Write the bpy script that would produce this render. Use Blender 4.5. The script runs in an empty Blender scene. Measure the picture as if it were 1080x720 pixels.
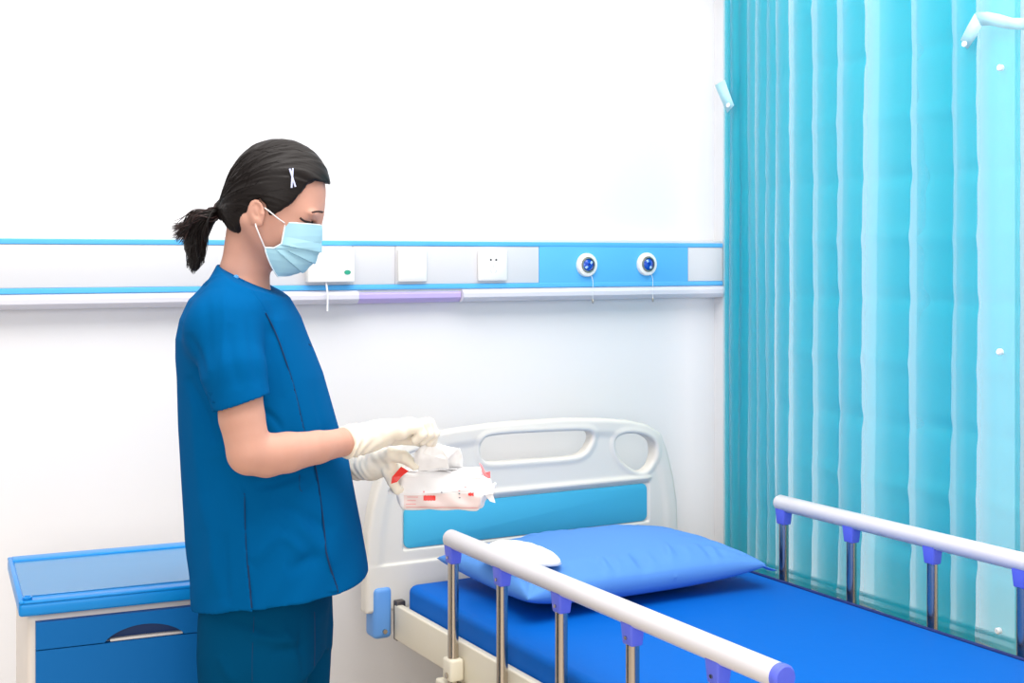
import bpy, bmesh, math, random
import numpy as np
from mathutils import Vector, Matrix
random.seed(7); rng = np.random.RandomState(7)
C = bpy.context.scene.collection
PI = math.pi

# ------------------------------------------------------------------ camera geometry (1080x720 frame)
FPX = 1390.0; HY = 272.0; CAMH = 1.4
YAW = math.radians(29.0); SY, CY = math.sin(YAW), math.cos(YAW)
def uu(px): return (px - 540.0) / FPX
def dray(px):                       # X and Y per unit of depth
    u = uu(px); return SY + CY * u, CY - SY * u
def atY(px, py, Y):                 # point on the plane at world Y
    a, b = dray(px); z = Y / b
    return Vector((a * z, Y, CAMH - (py - HY) * z / FPX))
def atX(px, py, X):
    a, b = dray(px); z = X / a
    return Vector((X, b * z, CAMH - (py - HY) * z / FPX))
def atH(px, py, H):
    z = (CAMH - H) * FPX / (py - HY); a, b = dray(px)
    return Vector((a * z, b * z, H))

# ------------------------------------------------------------------ materials
def lin(c):
    c = c / 255.0
    return c / 12.92 if c <= 0.04045 else ((c + 0.055) / 1.055) ** 2.4
def rgb(r, g, b): return (lin(r), lin(g), lin(b), 1.0)
def mat(name, col, rough=0.5, metal=0.0, spec=0.5, bump=None, sheen=0.0, sss=0.0, emit=None, coat=0.0, var=None):
    m = bpy.data.materials.new(name); m.use_nodes = True
    nt = m.node_tree; b = nt.nodes['Principled BSDF']
    b.inputs['Base Color'].default_value = rgb(*col)
    b.inputs['Roughness'].default_value = rough
    b.inputs['Metallic'].default_value = metal
    b.inputs['Specular IOR Level'].default_value = spec
    if sheen: b.inputs['Sheen Weight'].default_value = sheen
    if coat: b.inputs['Coat Weight'].default_value = coat; b.inputs['Coat Roughness'].default_value = 0.15
    if sss:
        b.inputs['Subsurface Weight'].default_value = sss
        b.inputs['Subsurface Radius'].default_value = (0.012, 0.005, 0.003)
        b.inputs['Subsurface Scale'].default_value = 1.0
    if emit:
        b.inputs['Emission Color'].default_value = rgb(*emit[0]); b.inputs['Emission Strength'].default_value = emit[1]
    tc = nt.nodes.new('ShaderNodeTexCoord')
    if bump:
        sc, st, dist = bump[:3]
        mp = nt.nodes.new('ShaderNodeMapping'); mp.inputs['Scale'].default_value = bump[3] if len(bump) > 3 else (1, 1, 1)
        n = nt.nodes.new('ShaderNodeTexNoise'); n.inputs['Scale'].default_value = sc; n.inputs['Detail'].default_value = 4
        bp = nt.nodes.new('ShaderNodeBump'); bp.inputs['Strength'].default_value = st; bp.inputs['Distance'].default_value = dist
        nt.links.new(tc.outputs['Object'], mp.inputs[0]); nt.links.new(mp.outputs[0], n.inputs['Vector'])
        nt.links.new(n.outputs['Fac'], bp.inputs['Height']); nt.links.new(bp.outputs[0], b.inputs['Normal'])
    if var:                         # (second colour, noise scale)
        n2 = nt.nodes.new('ShaderNodeTexNoise'); n2.inputs['Scale'].default_value = var[1]; n2.inputs['Detail'].default_value = 3
        mx = nt.nodes.new('ShaderNodeMix'); mx.data_type = 'RGBA'
        mx.inputs[6].default_value = rgb(*col); mx.inputs[7].default_value = rgb(*var[0])
        nt.links.new(tc.outputs['Object'], n2.inputs['Vector']); nt.links.new(n2.outputs['Fac'], mx.inputs[0])
        nt.links.new(mx.outputs[2], b.inputs['Base Color'])
    return m
M = {}
M['wall'] = mat('white wall paint', (231, 230, 232), 0.9, spec=0.1, bump=(60, 0.05, 0.002))
M['base_bounce'] = mat('beige baseboard and bounce tint', (196, 180, 160), 0.8, spec=0.2, bump=(60, 0.05, 0.002))
M['floor'] = mat('beige vinyl floor', (206, 192, 174), 0.45, var=((212, 199, 182), 14))
M['trunk'] = mat('white aluminium trunking', (213, 213, 216), 0.4, spec=0.35)
M['lip'] = mat('white grey pvc', (212, 211, 220), 0.4)
M['blue_stripe'] = mat('blue trunking', (94, 182, 240), 0.45, spec=0.2)
M['lilac'] = mat('lilac lamp recess', (186, 170, 224), 0.35)
M['plate'] = mat('white switch plastic', (238, 237, 234), 0.3)
M['hole'] = mat('dark socket hole', (70, 70, 74), 0.6)
M['green'] = mat('green indicator', (40, 160, 130), 0.3)
M['cord'] = mat('white cord', (232, 232, 236), 0.5)
M['ringmetal'] = mat('brushed outlet ring', (176, 170, 160), 0.3, metal=0.9)
M['outletblue'] = mat('blue outlet core', (14, 76, 190), 0.2, coat=0.6)
M['outletlight'] = mat('pale outlet insert', (170, 205, 240), 0.3)
M['abs'] = mat('cream moulded abs', (222, 218, 210), 0.4, spec=0.25)
M['inset'] = mat('sky blue inset', (74, 180, 216), 0.45, spec=0.2)
M['frame'] = mat('cream powder coated steel', (228, 221, 202), 0.5, spec=0.25)
M['bumper'] = mat('light blue corner plastic', (96, 154, 224), 0.4)
M['rail'] = mat('pale grey plastic rail', (222, 219, 222), 0.3, spec=0.5)
M['violet'] = mat('violet plastic joint', (96, 110, 226), 0.4, spec=0.3)
M['chrome'] = mat('brushed steel post', (190, 180, 168), 0.22, metal=1.0)
M['darksteel'] = mat('dark steel bracket', (96, 90, 88), 0.4, metal=0.7)
M['mattress'] = mat('blue vinyl mattress', (0, 98, 192), 0.6, spec=0.12, bump=(9, 0.12, 0.01))
M['piping'] = mat('navy piping', (2, 34, 104), 0.6)
M['pillow'] = mat('light blue nonwoven', (90, 144, 214), 0.7, spec=0.12, bump=(14, 0.15, 0.006))
M['cloth'] = mat('white cotton', (249, 249, 249), 0.8, bump=(300, 0.1, 0.001))
M['cabtop'] = mat('bright blue cabinet plastic', (10, 138, 218), 0.3, spec=0.3)
M['film'] = mat('pale protective film', (50, 132, 186), 0.25, spec=0.6)
M['drawer'] = mat('deep blue drawer plastic', (0, 104, 176), 0.5, spec=0.2)
M['drawerdark'] = mat('navy recess', (4, 50, 104), 0.5)
M['cabbody'] = mat('off white cabinet plastic', (226, 217, 208), 0.4)
M['skin'] = mat('skin', (204, 156, 138), 0.55, spec=0.25, sss=0.12, bump=(500, 0.03, 0.001), var=((196, 146, 128), 22))
M['hair'] = mat('black brown hair', (19, 13, 12), 0.5, spec=0.22)
M['hair2'] = mat('dark brown hair ends', (48, 28, 26), 0.45, spec=0.4)
M['scrub'] = mat('blue scrub cotton', (0, 84, 140), 0.9, spec=0.03, bump=(900, 0.06, 0.0008))
M['trouser'] = mat('blue scrub trouser cotton', (0, 66, 104), 0.9, spec=0.03, bump=(900, 0.06, 0.0008))
M['thread'] = mat('navy seam', (0, 44, 86), 0.9)
M['snap'] = mat('blue snap button', (70, 150, 210), 0.3)
M['mask'] = mat('pale blue surgical mask', (160, 204, 220), 0.85, spec=0.1, bump=(400, 0.08, 0.0008))
M['maskwhite'] = mat('white mask edge', (226, 240, 246), 0.75, spec=0.2)
M['loop'] = mat('white elastic', (244, 242, 242), 0.7)
M['glove'] = mat('cream latex glove', (238, 230, 214), 0.45, spec=0.3, sss=0.05, bump=(60, 0.25, 0.002))
M['clip'] = mat('pale lilac hair pin', (206, 212, 246), 0.3)
M['brow'] = mat('brow hair', (52, 32, 28), 0.7)
M['lash'] = mat('lashes', (30, 18, 16), 0.7)
M['shoe'] = mat('white shoe rubber', (226, 226, 226), 0.5)
M['pack'] = mat('white glossy wipes film', (238, 238, 240), 0.4, spec=0.3, bump=(30, 0.2, 0.004))
M['packside'] = mat('pinkish printed film', (232, 214, 212), 0.3, spec=0.4, bump=(30, 0.2, 0.003))
M['red'] = mat('red print', (226, 34, 24), 0.35)
M['pink'] = mat('pink print', (240, 108, 112), 0.35)
M['palepink'] = mat('faded pink print', (232, 150, 150), 0.5)
M['greyprint'] = mat('grey print', (120, 120, 132), 0.5)
M['snapwhite'] = mat('white snap', (245, 248, 250), 0.3)

# curtain: thin non-woven, light passes through it
def curtain_mat():
    m = bpy.data.materials.new('cyan nonwoven curtain'); m.use_nodes = True
    nt = m.node_tree; N = nt.nodes; L = nt.links
    for n in list(N): N.remove(n)
    out = N.new('ShaderNodeOutputMaterial')
    d = N.new('ShaderNodeBsdfDiffuse'); d.inputs[0].default_value = rgb(0, 206, 226)
    t = N.new('ShaderNodeBsdfTranslucent'); t.inputs[0].default_value = rgb(0, 208, 228)
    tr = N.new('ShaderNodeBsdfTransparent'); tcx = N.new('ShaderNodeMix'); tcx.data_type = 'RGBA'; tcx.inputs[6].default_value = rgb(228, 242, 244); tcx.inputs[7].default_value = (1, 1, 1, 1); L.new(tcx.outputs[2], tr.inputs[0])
    g = N.new('ShaderNodeBsdfGlossy'); g.inputs['Roughness'].default_value = 0.35
    g.inputs['Color'].default_value = (1, 1, 1, 1)
    m1 = N.new('ShaderNodeMixShader'); m1.inputs[0].default_value = 0.35
    m2 = N.new('ShaderNodeMixShader')
    at = N.new('ShaderNodeAttribute'); at.attribute_name = 'fold_light_fade'      # clearer along inner folds, painting a soft pale-to-deep light fade
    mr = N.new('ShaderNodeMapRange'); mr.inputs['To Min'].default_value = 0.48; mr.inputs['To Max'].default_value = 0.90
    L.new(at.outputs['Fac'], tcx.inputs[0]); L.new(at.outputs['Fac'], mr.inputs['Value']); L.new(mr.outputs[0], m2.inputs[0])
    m3 = N.new('ShaderNodeMixShader')
    tc = N.new('ShaderNodeTexCoord'); no = N.new('ShaderNodeTexNoise'); no.inputs['Scale'].default_value = 7
    bp = N.new('ShaderNodeBump'); bp.inputs['Strength'].default_value = 0.25; bp.inputs['Distance'].default_value = 0.01
    L.new(tc.outputs['Object'], no.inputs['Vector']); L.new(no.outputs['Fac'], bp.inputs['Height'])
    for s in (d, g): L.new(bp.outputs[0], s.inputs['Normal'])
    L.new(d.outputs[0], m1.inputs[1]); L.new(t.outputs[0], m1.inputs[2])
    L.new(m1.outputs[0], m2.inputs[1]); L.new(tr.outputs[0], m2.inputs[2])
    m3.inputs[0].default_value = 0.025; L.new(m2.outputs[0], m3.inputs[1]); L.new(g.outputs[0], m3.inputs[2])
    L.new(m3.outputs[0], out.inputs[0])
    return m
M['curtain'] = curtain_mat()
M['tape'] = mat('pale cyan tie', (176, 226, 238), 0.5)

# ------------------------------------------------------------------ object helpers
def tag(o, label=None, cat=None, group=None, kind=None):
    if label: o['label'] = label
    if cat: o['category'] = cat
    if group: o['group'] = group
    if kind: o['kind'] = kind
    return o
def empty(name, loc=(0, 0, 0), rz=0.0):
    o = bpy.data.objects.new(name, None); C.objects.link(o)
    o.location = loc; o.rotation_euler = (0, 0, rz); o.empty_display_size = 0.1
    return o
def link(name, me, m, parent=None, smooth=True, angle=None):
    o = bpy.data.objects.new(name, me); C.objects.link(o)
    if m is not None: me.materials.append(m)
    if smooth:
        me.polygons.foreach_set('use_smooth', [True] * len(me.polygons))
        if angle is not None: me.set_sharp_from_angle(angle=math.radians(angle))
    if parent is not None: o.parent = parent
    me.update()
    return o
def pymesh(name, v, f, m, parent=None, smooth=True, angle=None):
    me = bpy.data.meshes.new(name); me.from_pydata([tuple(p) for p in v], [], [tuple(q) for q in f]); me.update()
    bm = bmesh.new(); bm.from_mesh(me); bmesh.ops.recalc_face_normals(bm, faces=bm.faces); bm.to_mesh(me); bm.free()
    return link(name, me, m, parent, smooth, angle)
def bmobj(name, bm, m, parent=None, smooth=True, angle=40):
    me = bpy.data.meshes.new(name); bm.to_mesh(me); bm.free()
    return link(name, me, m, parent, smooth, angle)
def add_box(bm, lo, hi, bev=0.0, seg=3, rot=None, piv=None):
    lo = Vector(lo); hi = Vector(hi); c = (lo + hi) / 2; s = hi - lo
    t = bmesh.new(); bmesh.ops.create_cube(t, size=1.0)
    for v in t.verts: v.co = Vector((v.co.x * s.x, v.co.y * s.y, v.co.z * s.z))
    if bev: bmesh.ops.bevel(t, geom=list(t.edges), offset=bev, segments=seg, profile=0.5, affect='EDGES')
    for v in t.verts:
        v.co = v.co + c
        if rot is not None: v.co = rot @ (v.co - piv) + piv
    me = bpy.data.meshes.new('t'); t.to_mesh(me); t.free(); bm.from_mesh(me); bpy.data.meshes.remove(me)
def box(name, lo, hi, m, parent=None, bev=0.0, seg=3):
    bm = bmesh.new(); add_box(bm, lo, hi, bev, seg); return bmobj(name, bm, m, parent, True, 35)
def tube_geo(pts, rad, n=16, cap=True, flat=1.0, ref=None):
    pts = [Vector(p) for p in pts]; K = len(pts)
    if not hasattr(rad, '__len__'): rad = [rad] * K
    V, F = [], []; ref = Vector(ref) if ref else None; prev = None
    for i, p in enumerate(pts):
        t = (pts[min(i + 1, K - 1)] - pts[max(i - 1, 0)]).normalized()
        if prev is None:
            a = ref if ref else (Vector((0, 0, 1)) if abs(t.z) < 0.9 else Vector((1, 0, 0)))
        else: a = prev
        n1 = (a - t * a.dot(t)).normalized(); n2 = t.cross(n1); prev = n1
        for k in range(n):
            th = 2 * PI * k / n
            V.append(p + rad[i] * (math.cos(th) * n1 + flat * math.sin(th) * n2))
    for i in range(K - 1):
        for k in range(n):
            k2 = (k + 1) % n
            F.append((i * n + k, i * n + k2, (i + 1) * n + k2, (i + 1) * n + k))
    if cap: F.append(tuple(range(n - 1, -1, -1))); F.append(tuple((K - 1) * n + k for k in range(n)))
    return V, F
def tube(name, pts, rad, m, parent=None, n=16, cap=True, flat=1.0, ref=None, angle=50):
    V, F = tube_geo(pts, rad, n, cap, flat, ref)
    return pymesh(name, V, F, m, parent, True, angle)
def multi_tube(name, curves, m, parent=None, n=6):
    V, F = [], []
    for pts, rad in curves:
        v, f = tube_geo(pts, rad, n); o = len(V); V += v; F += [tuple(i + o for i in q) for q in f]
    return pymesh(name, V, F, m, parent, True, 60)
def lathe(name, prof, c, axis, m, parent=None, n=40, angle=35):
    """profile of (radius, height) turned about axis through c"""
    axis = Vector(axis).normalized(); a = Vector((0, 0, 1)) if abs(axis.z) < 0.9 else Vector((1, 0, 0))
    n1 = (a - axis * a.dot(axis)).normalized(); n2 = axis.cross(n1); c = Vector(c)
    V, F = [], []
    for r, h in prof:
        for k in range(n):
            th = 2 * PI * k / n; V.append(c + axis * h + r * (math.cos(th) * n1 + math.sin(th) * n2))
    for i in range(len(prof) - 1):
        for k in range(n):
            k2 = (k + 1) % n; F.append((i * n + k, i * n + k2, (i + 1) * n + k2, (i + 1) * n + k))
    F.append(tuple(range(n))); F.append(tuple((len(prof) - 1) * n + k for k in range(n)))
    return pymesh(name, V, F, m, parent, True, angle)
def smooth_path(pts, k=6):
    P = [Vector(p) for p in pts]; out = []
    for i in range(len(P) - 1):
        p0 = P[max(i - 1, 0)]; p1 = P[i]; p2 = P[i + 1]; p3 = P[min(i + 2, len(P) - 1)]
        for j in range(k):
            t = j / k
            out.append(0.5 * ((2 * p1) + (p2 - p0) * t + (2 * p0 - 5 * p1 + 4 * p2 - p3) * t * t + (3 * p1 - p0 - 3 * p2 + p3) * t ** 3))
    out.append(P[-1]); return out

# ------------------------------------------------------------------ implicit surfaces (naive surface nets)
def smin(a, b, k):
    if k <= 0: return np.minimum(a, b)
    h = np.clip(0.5 + 0.5 * (b - a) / k, 0, 1)
    return b * (1 - h) + a * h - k * h * (1 - h)
class Vol:
    def __init__(s, xs, ys, zs):
        s.xs, s.ys, s.zs = [np.asarray(a, np.float32) for a in (xs, ys, zs)]
        s.F = np.full((len(s.xs), len(s.ys), len(s.zs)), 1.0, np.float32)
    def grid(s, lo=None, hi=None):
        if lo is None: sl = (slice(None),) * 3
        else:
            sl = tuple(slice(max(0, int(np.searchsorted(a, l)) - 1), int(np.searchsorted(a, h)) + 1) for a, l, h in zip((s.xs, s.ys, s.zs), lo, hi))
        return sl, s.xs[sl[0]][:, None, None], s.ys[sl[1]][None, :, None], s.zs[sl[2]][None, None, :]
    def add(s, fn, lo=None, hi=None, k=0.0):
        sl, X, Y, Z = s.grid(lo, hi); s.F[sl] = smin(s.F[sl], fn(X, Y, Z).astype(np.float32), k)
    def cut(s, fn, lo=None, hi=None, k=0.0):          # F = smax(F, -fn)
        sl, X, Y, Z = s.grid(lo, hi); s.F[sl] = -smin(-s.F[sl], fn(X, Y, Z).astype(np.float32), k)
    def cone(s, a, b, ra, rb, k=0.0, cut=False):
        a = np.array(a, float); b = np.array(b, float); m = max(ra, rb) + k + 0.012
        lo = np.minimum(a, b) - m; hi = np.maximum(a, b) + m
        (s.cut if cut else s.add)(f_cone(a, b, ra, rb), lo, hi, k)
    def ell(s, c, r, k=0.0, R=None, cut=False):
        m = max(r) + k + 0.01; c = np.array(c, float)
        (s.cut if cut else s.add)(f_ell(c, r, R), c - m, c + m, k)
def f_cone(a, b, ra, rb):
    ba = b - a; L2 = float(ba @ ba) + 1e-12
    def f(X, Y, Z):
        px, py, pz = X - a[0], Y - a[1], Z - a[2]
        t = np.clip((px * ba[0] + py * ba[1] + pz * ba[2]) / L2, 0, 1)
        return np.sqrt((px - t * ba[0]) ** 2 + (py - t * ba[1]) ** 2 + (pz - t * ba[2]) ** 2) - (ra + (rb - ra) * t)
    return f
def f_ell(c, r, R=None):
    def f(X, Y, Z):
        px, py, pz = X - c[0], Y - c[1], Z - c[2]
        if R is not None:           # rows of R are the local axes
            px, py, pz = (R[0][0] * px + R[0][1] * py + R[0][2] * pz, R[1][0] * px + R[1][1] * py + R[1][2] * pz, R[2][0] * px + R[2][1] * py + R[2][2] * pz)
        k0 = np.sqrt((px / r[0]) ** 2 + (py / r[1]) ** 2 + (pz / r[2]) ** 2) + 1e-9
        k1 = np.sqrt((px / r[0] ** 2) ** 2 + (py / r[1] ** 2) ** 2 + (pz / r[2] ** 2) ** 2) + 1e-9
        return k0 * (k0 - 1) / k1
    return f
def f_stack(zt, cx, a, b, cy=None, n=2.0):
    """tube of super-elliptic sections; zt ascending"""
    zt = np.array(zt); cx = np.array(cx); a = np.array(a); b = np.array(b); cy = np.zeros_like(cx) if cy is None else np.array(cy)
    def f(X, Y, Z):
        c = np.interp(Z, zt, cx); c2 = np.interp(Z, zt, cy); A = np.interp(Z, zt, a); B = np.interp(Z, zt, b)
        q = (np.abs((X - c) / A) ** n + np.abs((Y - c2) / B) ** n) ** (1.0 / n)
        d = (q - 1) * np.minimum(A, B)
        return np.maximum(d, np.maximum(zt[0] - Z, Z - zt[-1]))
    return f
def f_poly2(poly, X, Z):
    """signed distance to a closed polygon in the XZ plane"""
    P = np.array(poly); d = np.full(np.broadcast(X, Z).shape, 1e9); s = np.ones_like(d)
    n = len(P)
    for i in range(n):
        ax, az = P[i]; bx, bz = P[i - 1]; ex, ez = bx - ax, bz - az; wx, wz = X - ax, Z - az
        t = np.clip((wx * ex + wz * ez) / (ex * ex + ez * ez + 1e-12), 0, 1)
        d = np.minimum(d, (wx - ex * t) ** 2 + (wz - ez * t) ** 2)
        c1 = Z >= az; c2 = Z < bz; c3 = ex * wz > ez * wx
        allc = (c1 & c2 & c3) | (~c1 & ~c2 & ~c3); s = np.where(allc, -s, s)
    return s * np.sqrt(d)
def nets(vol):
    F = vol.F; S = F < 0; sh = np.array(F.shape); cs = sh - 1
    cid_all, pos_all, quads = [], [], []
    for ax in range(3):
        s0 = [slice(None)] * 3; s1 = [slice(None)] * 3; s0[ax] = slice(0, -1); s1[ax] = slice(1, None)
        s0, s1 = tuple(s0), tuple(s1)
        idx = np.argwhere(S[s0] != S[s1])
        a = F[s0][tuple(idx.T)]; nb = idx.copy(); nb[:, ax] += 1; b = F[tuple(nb.T)]
        pos = idx.astype(float); pos[:, ax] += a / (a - b)
        o1, o2 = (ax + 1) % 3, (ax + 2) % 3
        cells = []
        for d1, d2 in ((0, 0), (-1, 0), (-1, -1), (0, -1)):
            c = idx.copy(); c[:, o1] += d1; c[:, o2] += d2
            ok = np.all((c >= 0) & (c < cs), axis=1)
            i = np.where(ok, (c[:, 0] * cs[1] + c[:, 1]) * cs[2] + c[:, 2], -1)
            cells.append(i); cid_all.append(i[ok]); pos_all.append(pos[ok])
        Q = np.stack(cells, 1); ok = np.all(Q >= 0, axis=1); fl = a > 0
        Q = np.where(fl[:, None], Q[:, ::-1], Q); quads.append(Q[ok])
    cid = np.concatenate(cid_all); pos = np.concatenate(pos_all); Q = np.concatenate(quads)
    uq, inv = np.unique(cid, return_inverse=True); cnt = np.bincount(inv)
    V = np.stack([np.bincount(inv, pos[:, k]) / cnt for k in range(3)], 1)
    for k, a in enumerate((vol.xs, vol.ys, vol.zs)): V[:, k] = np.interp(V[:, k], np.arange(len(a)), a)
    return V, np.searchsorted(uq, Q)
def laplace(V, Q, it=1, lam=0.5):
    E = np.concatenate([Q[:, [0, 1]], Q[:, [1, 2]], Q[:, [2, 3]], Q[:, [3, 0]]]); n = len(V)
    for _ in range(it):
        A = np.zeros_like(V); c = np.zeros(n)
        for i, j in ((0, 1), (1, 0)):
            for k in range(3): A[:, k] += np.bincount(E[:, i], V[E[:, j], k], minlength=n)
            c += np.bincount(E[:, i], minlength=n)
        V = V + lam * (A / np.maximum(c, 1)[:, None] - V)
    return V
def vnormals(V, Q):
    fn = np.cross(V[Q[:, 2]] - V[Q[:, 0]], V[Q[:, 3]] - V[Q[:, 1]]); N = np.zeros_like(V)
    for i in range(4):
        for k in range(3): N[:, k] += np.bincount(Q[:, i], fn[:, k], minlength=len(V))
    return N / (np.linalg.norm(N, axis=1, keepdims=True) + 1e-12)
def net_obj(name, vol, m, parent, it=1, disp=None, angle=None):
    V, Q = nets(vol); V = laplace(V, Q, it)
    if disp is not None:
        N = vnormals(V, Q); V = V + N * disp(V, N)[:, None]
    me = bpy.data.meshes.new(name)
    me.vertices.add(len(V)); me.vertices.foreach_set('co', V.astype(np.float32).ravel())
    me.loops.add(Q.size); me.loops.foreach_set('vertex_index', Q.astype(np.int32).ravel())
    me.polygons.add(len(Q)); me.polygons.foreach_set('loop_start', np.arange(0, Q.size, 4, dtype=np.int32))
    me.update(calc_edges=True); me.validate()
    return link(name, me, m, parent, True, angle)
def ar(a, b, h): return np.arange(a, b + h, h)
def n1d(x, seed=0):                 # cheap smooth 1-d noise
    x = np.asarray(x, float); i = np.floor(x); f = x - i; f = f * f * (3 - 2 * f)
    r = lambda k: np.modf(np.abs(np.sin((k + seed * 17.3) * 127.1) * 43758.5453))[0]
    return r(i) * (1 - f) + r(i + 1) * f

# ================================================================== THE ROOM
WY = 3.30; WX = 2.552
def structure(o): o['kind'] = 'structure'; return o
structure(box('floor', (-2.2, -1.0, -0.05), (WX + 0.1, WY + 0.1, 0.0), M['floor']))
structure(box('wall_back', (-2.2, WY, 0.0), (WX + 0.1, WY + 0.1, 2.75), M['wall']))
W0, W1, WZ0, WZ1 = 2.150, 3.22, 0.475, 2.45      # opening for an added, unseen window that backlights the curtain
bm = bmesh.new()
add_box(bm, (WX, 0.2, 0.0), (WX + 0.1, WY, WZ0)); add_box(bm, (WX, 0.2, WZ1), (WX + 0.1, WY, 2.75))
add_box(bm, (WX, 0.2, WZ0), (WX + 0.1, W0, WZ1)); add_box(bm, (WX, W1, WZ0), (WX + 0.1, WY, WZ1))
structure(bmobj('wall_right', bm, M['wall']))
win = empty('added_window_1', (WX + 0.05, (W0 + W1) / 2, WZ0)); win['kind'] = 'structure'
hw_ = (W1 - W0) / 2; hh_ = WZ1 - WZ0
box('backlight_panel', (0.0, -hw_, 0), (0.012, hw_, hh_), mat('added curtain backlight', (225, 235, 240), 0.5, emit=((255, 240, 238), 0.64)), win)  # added glowing panel, lights the curtain from behind
bm = bmesh.new()
for lo, hi in (((-0.012, -hw_, 0), (0.03, -hw_ + 0.02, hh_)), ((-0.012, hw_ - 0.02, 0), (0.03, hw_, hh_)), ((-0.012, -hw_, 0), (0.03, hw_, 0.008)), ((-0.012, -hw_, hh_ - 0.02), (0.03, hw_, hh_))): add_box(bm, lo, hi, 0.002, 1)
bmobj('added_window_frame', bm, M['trunk'], win)
structure(box('bounce_band_right', (WX - 0.012, 0.2, 0.0), (WX, WY, 0.462), M['base_bounce'], bev=0.003))  # beige band paints the bed's bounced light onto the lower wall
structure(box('baseboard_back', (-2.2, WY - 0.012, 0.0), (WX - 0.012, WY, 0.1), M['base_bounce'], bev=0.003))
pp = atX(933, 640, WX - 0.03)
pr = empty('wall_pipe', (WX - 0.03, pp.y, 0)); tag(pr, 'thin dark grey pipes on the side wall, seen under the curtain hem', 'pipe')
for k, dy in enumerate((0.05, -0.02)):
    tube('pipe', [(0, dy, 0.0), (0, dy, 0.470)], 0.012, M['darksteel'], pr)
tube('collar', [(0, 0.05, 0.455), (0, -0.02, 0.455)], 0.013, M['darksteel'], pr)

# ------------------------------------------------------------------ bed-head trunking
TF = 3.25
tr = empty('bedhead_trunking', (0.4, WY, 1.27)); tag(tr, 'long white and blue wall trunking running behind the bed at head height', 'wall trunking')
TO = Vector(tr.location)
def tbox(name, x0, x1, y0, y1, z0, z1, m, bev=0.002, parent=tr):
    off = TO
    return box(name, (x0 - off.x, y0 - off.y, z0 - off.z), (x1 - off.x, y1 - off.y, z1 - off.z), m, parent, bev)
TX0, TX1 = -2.0, WX - 0.004
xb0 = atY(569, 280, TF).x; xb1 = atY(726, 280, TF).x
tbox('housing', TX0, TX1, TF + 0.006, WY - 0.002, 1.300, 1.4535, M['trunk'], 0.004)
tbox('blue_edge', TX0, TX1, TF, TF + 0.01, 1.4325, 1.4455, M['blue_stripe'])
tbox('blue_edge', TX0, TX1, TF, TF + 0.01, 1.3155, 1.3290, M['blue_stripe'])
tbox('blue_cover', xb0, xb1, TF + 0.001, TF + 0.01, 1.327, 1.434, M['blue_stripe'])
for a, b in ((TX0, atY(372, 280, TF).x), (atY(372.6, 280, TF).x, atY(417, 280, TF).x), (atY(417.6, 280, TF).x, xb0 - 0.001), (xb1 + 0.001, TX1)):
    tbox('white_cover', a, b, TF + 0.002, TF + 0.01, 1.3295, 1.432, M['trunk'], 0.001)
# rounded cable gutter below, with a lilac lamp recess in one gap
def gutter(name, x0, x1, m, depth=0.0):
    prof = [(WY - 0.002, 1.3152), (TF + 0.004 + depth, 1.3152), (TF - 0.006 + depth, 1.311), (TF - 0.012 + depth, 1.303), (TF - 0.012 + depth, 1.292), (TF - 0.006 + depth, 1.284), (TF + 0.004 + depth, 1.279), (WY - 0.002, 1.277)]
    V = [(x - TO.x, y - TO.y, z - TO.z) for x in (x0, x1) for y, z in prof]; n = len(prof)
    F = [(i, (i + 1) % n, n + (i + 1) % n, n + i) for i in range(n)] + [tuple(range(n)), tuple(range(n, 2 * n))]
    return pymesh(name, V, F, m, tr, True, 30)
g0 = atY(377, 312, TF).x; g1 = atY(487, 312, TF).x
gutter('gutter_cover', TX0, g0, M['lip']); gutter('gutter_cover', g1, TX1, M['lip'])
gutter('lamp_recess', g0 + 0.001, g1 - 0.001, M['lilac'], 0.014)

# mounted units
def plate_unit(name, px0, px1, py0, py1, label, cat, depth=0.011, group=None):
    p0 = atY((px0 + px1) / 2, py1, TF); x0 = atY(px0, py0, TF).x; x1 = atY(px1, py0, TF).x
    zt = atY((px0 + px1) / 2, py0, TF).z; zb = p0.z
    e = empty(name, ((x0 + x1) / 2, TF + 0.0012, zb)); tag(e, label, cat, group)
    w = x1 - x0; box('plate' if name != 'call_unit' else 'casing', (-w / 2, -depth, 0), (w / 2, 0, zt - zb), M['plate'], e, 0.0035)
    return e, w, zt - zb, depth
e, w, h, d = plate_unit('call_unit', 322, 371, 261, 297.5, 'white nurse call box with a green oval mark, behind the mask', 'call unit', 0.024)
sx = atY(363, 287, TF).x - e.location.x; sz = atY(363, 287, TF).z - e.location.z
V = [(sx + 0.0095 * math.cos(t) , -d - 0.001 - (0.0 if k == 0 else 0.0), sz + 0.006 * math.sin(t)) for k in (0,) for t in np.linspace(0, 2 * PI, 25)[:-1]]
lathe('indicator', [(0.0001, 0), (0.006, 0), (0.006, 0.0012), (0.0001, 0.0016)], (sx, -d, sz), (0, -1, 0), M['green'], e).scale = (1.5, 1, 1)
e.children[-1].location.x = -0.5 * sx
cx = atY(342, 300, TF).x - e.location.x
tube('call_cord', smooth_path([(cx, -d * 0.5, 0.004), (cx + 0.001, -d * 0.9, -0.03), (cx, -d, -0.075)]), 0.0028, M['cord'], e, 8)
e, w, h, d = plate_unit('blank_plate', 419, 449, 263, 297, 'plain blank white switch plate between call box and socket', 'wall plate')
box('cover', (-w / 2 + 0.006, -d - 0.001, 0.006), (w / 2 - 0.006, -d + 0.001, h - 0.006), M['plate'], e, 0.0009, 2)
e, w, h, d = plate_unit('wall_socket', 503.5, 533.5, 263.5, 296, 'white five-hole wall socket left of the blue section', 'socket')
box('cover', (-w / 2 + 0.005, -d - 0.001, 0.005), (w / 2 - 0.005, -d + 0.001, h - 0.005), M['plate'], e, 0.0009, 2)
bm = bmesh.new()
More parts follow.
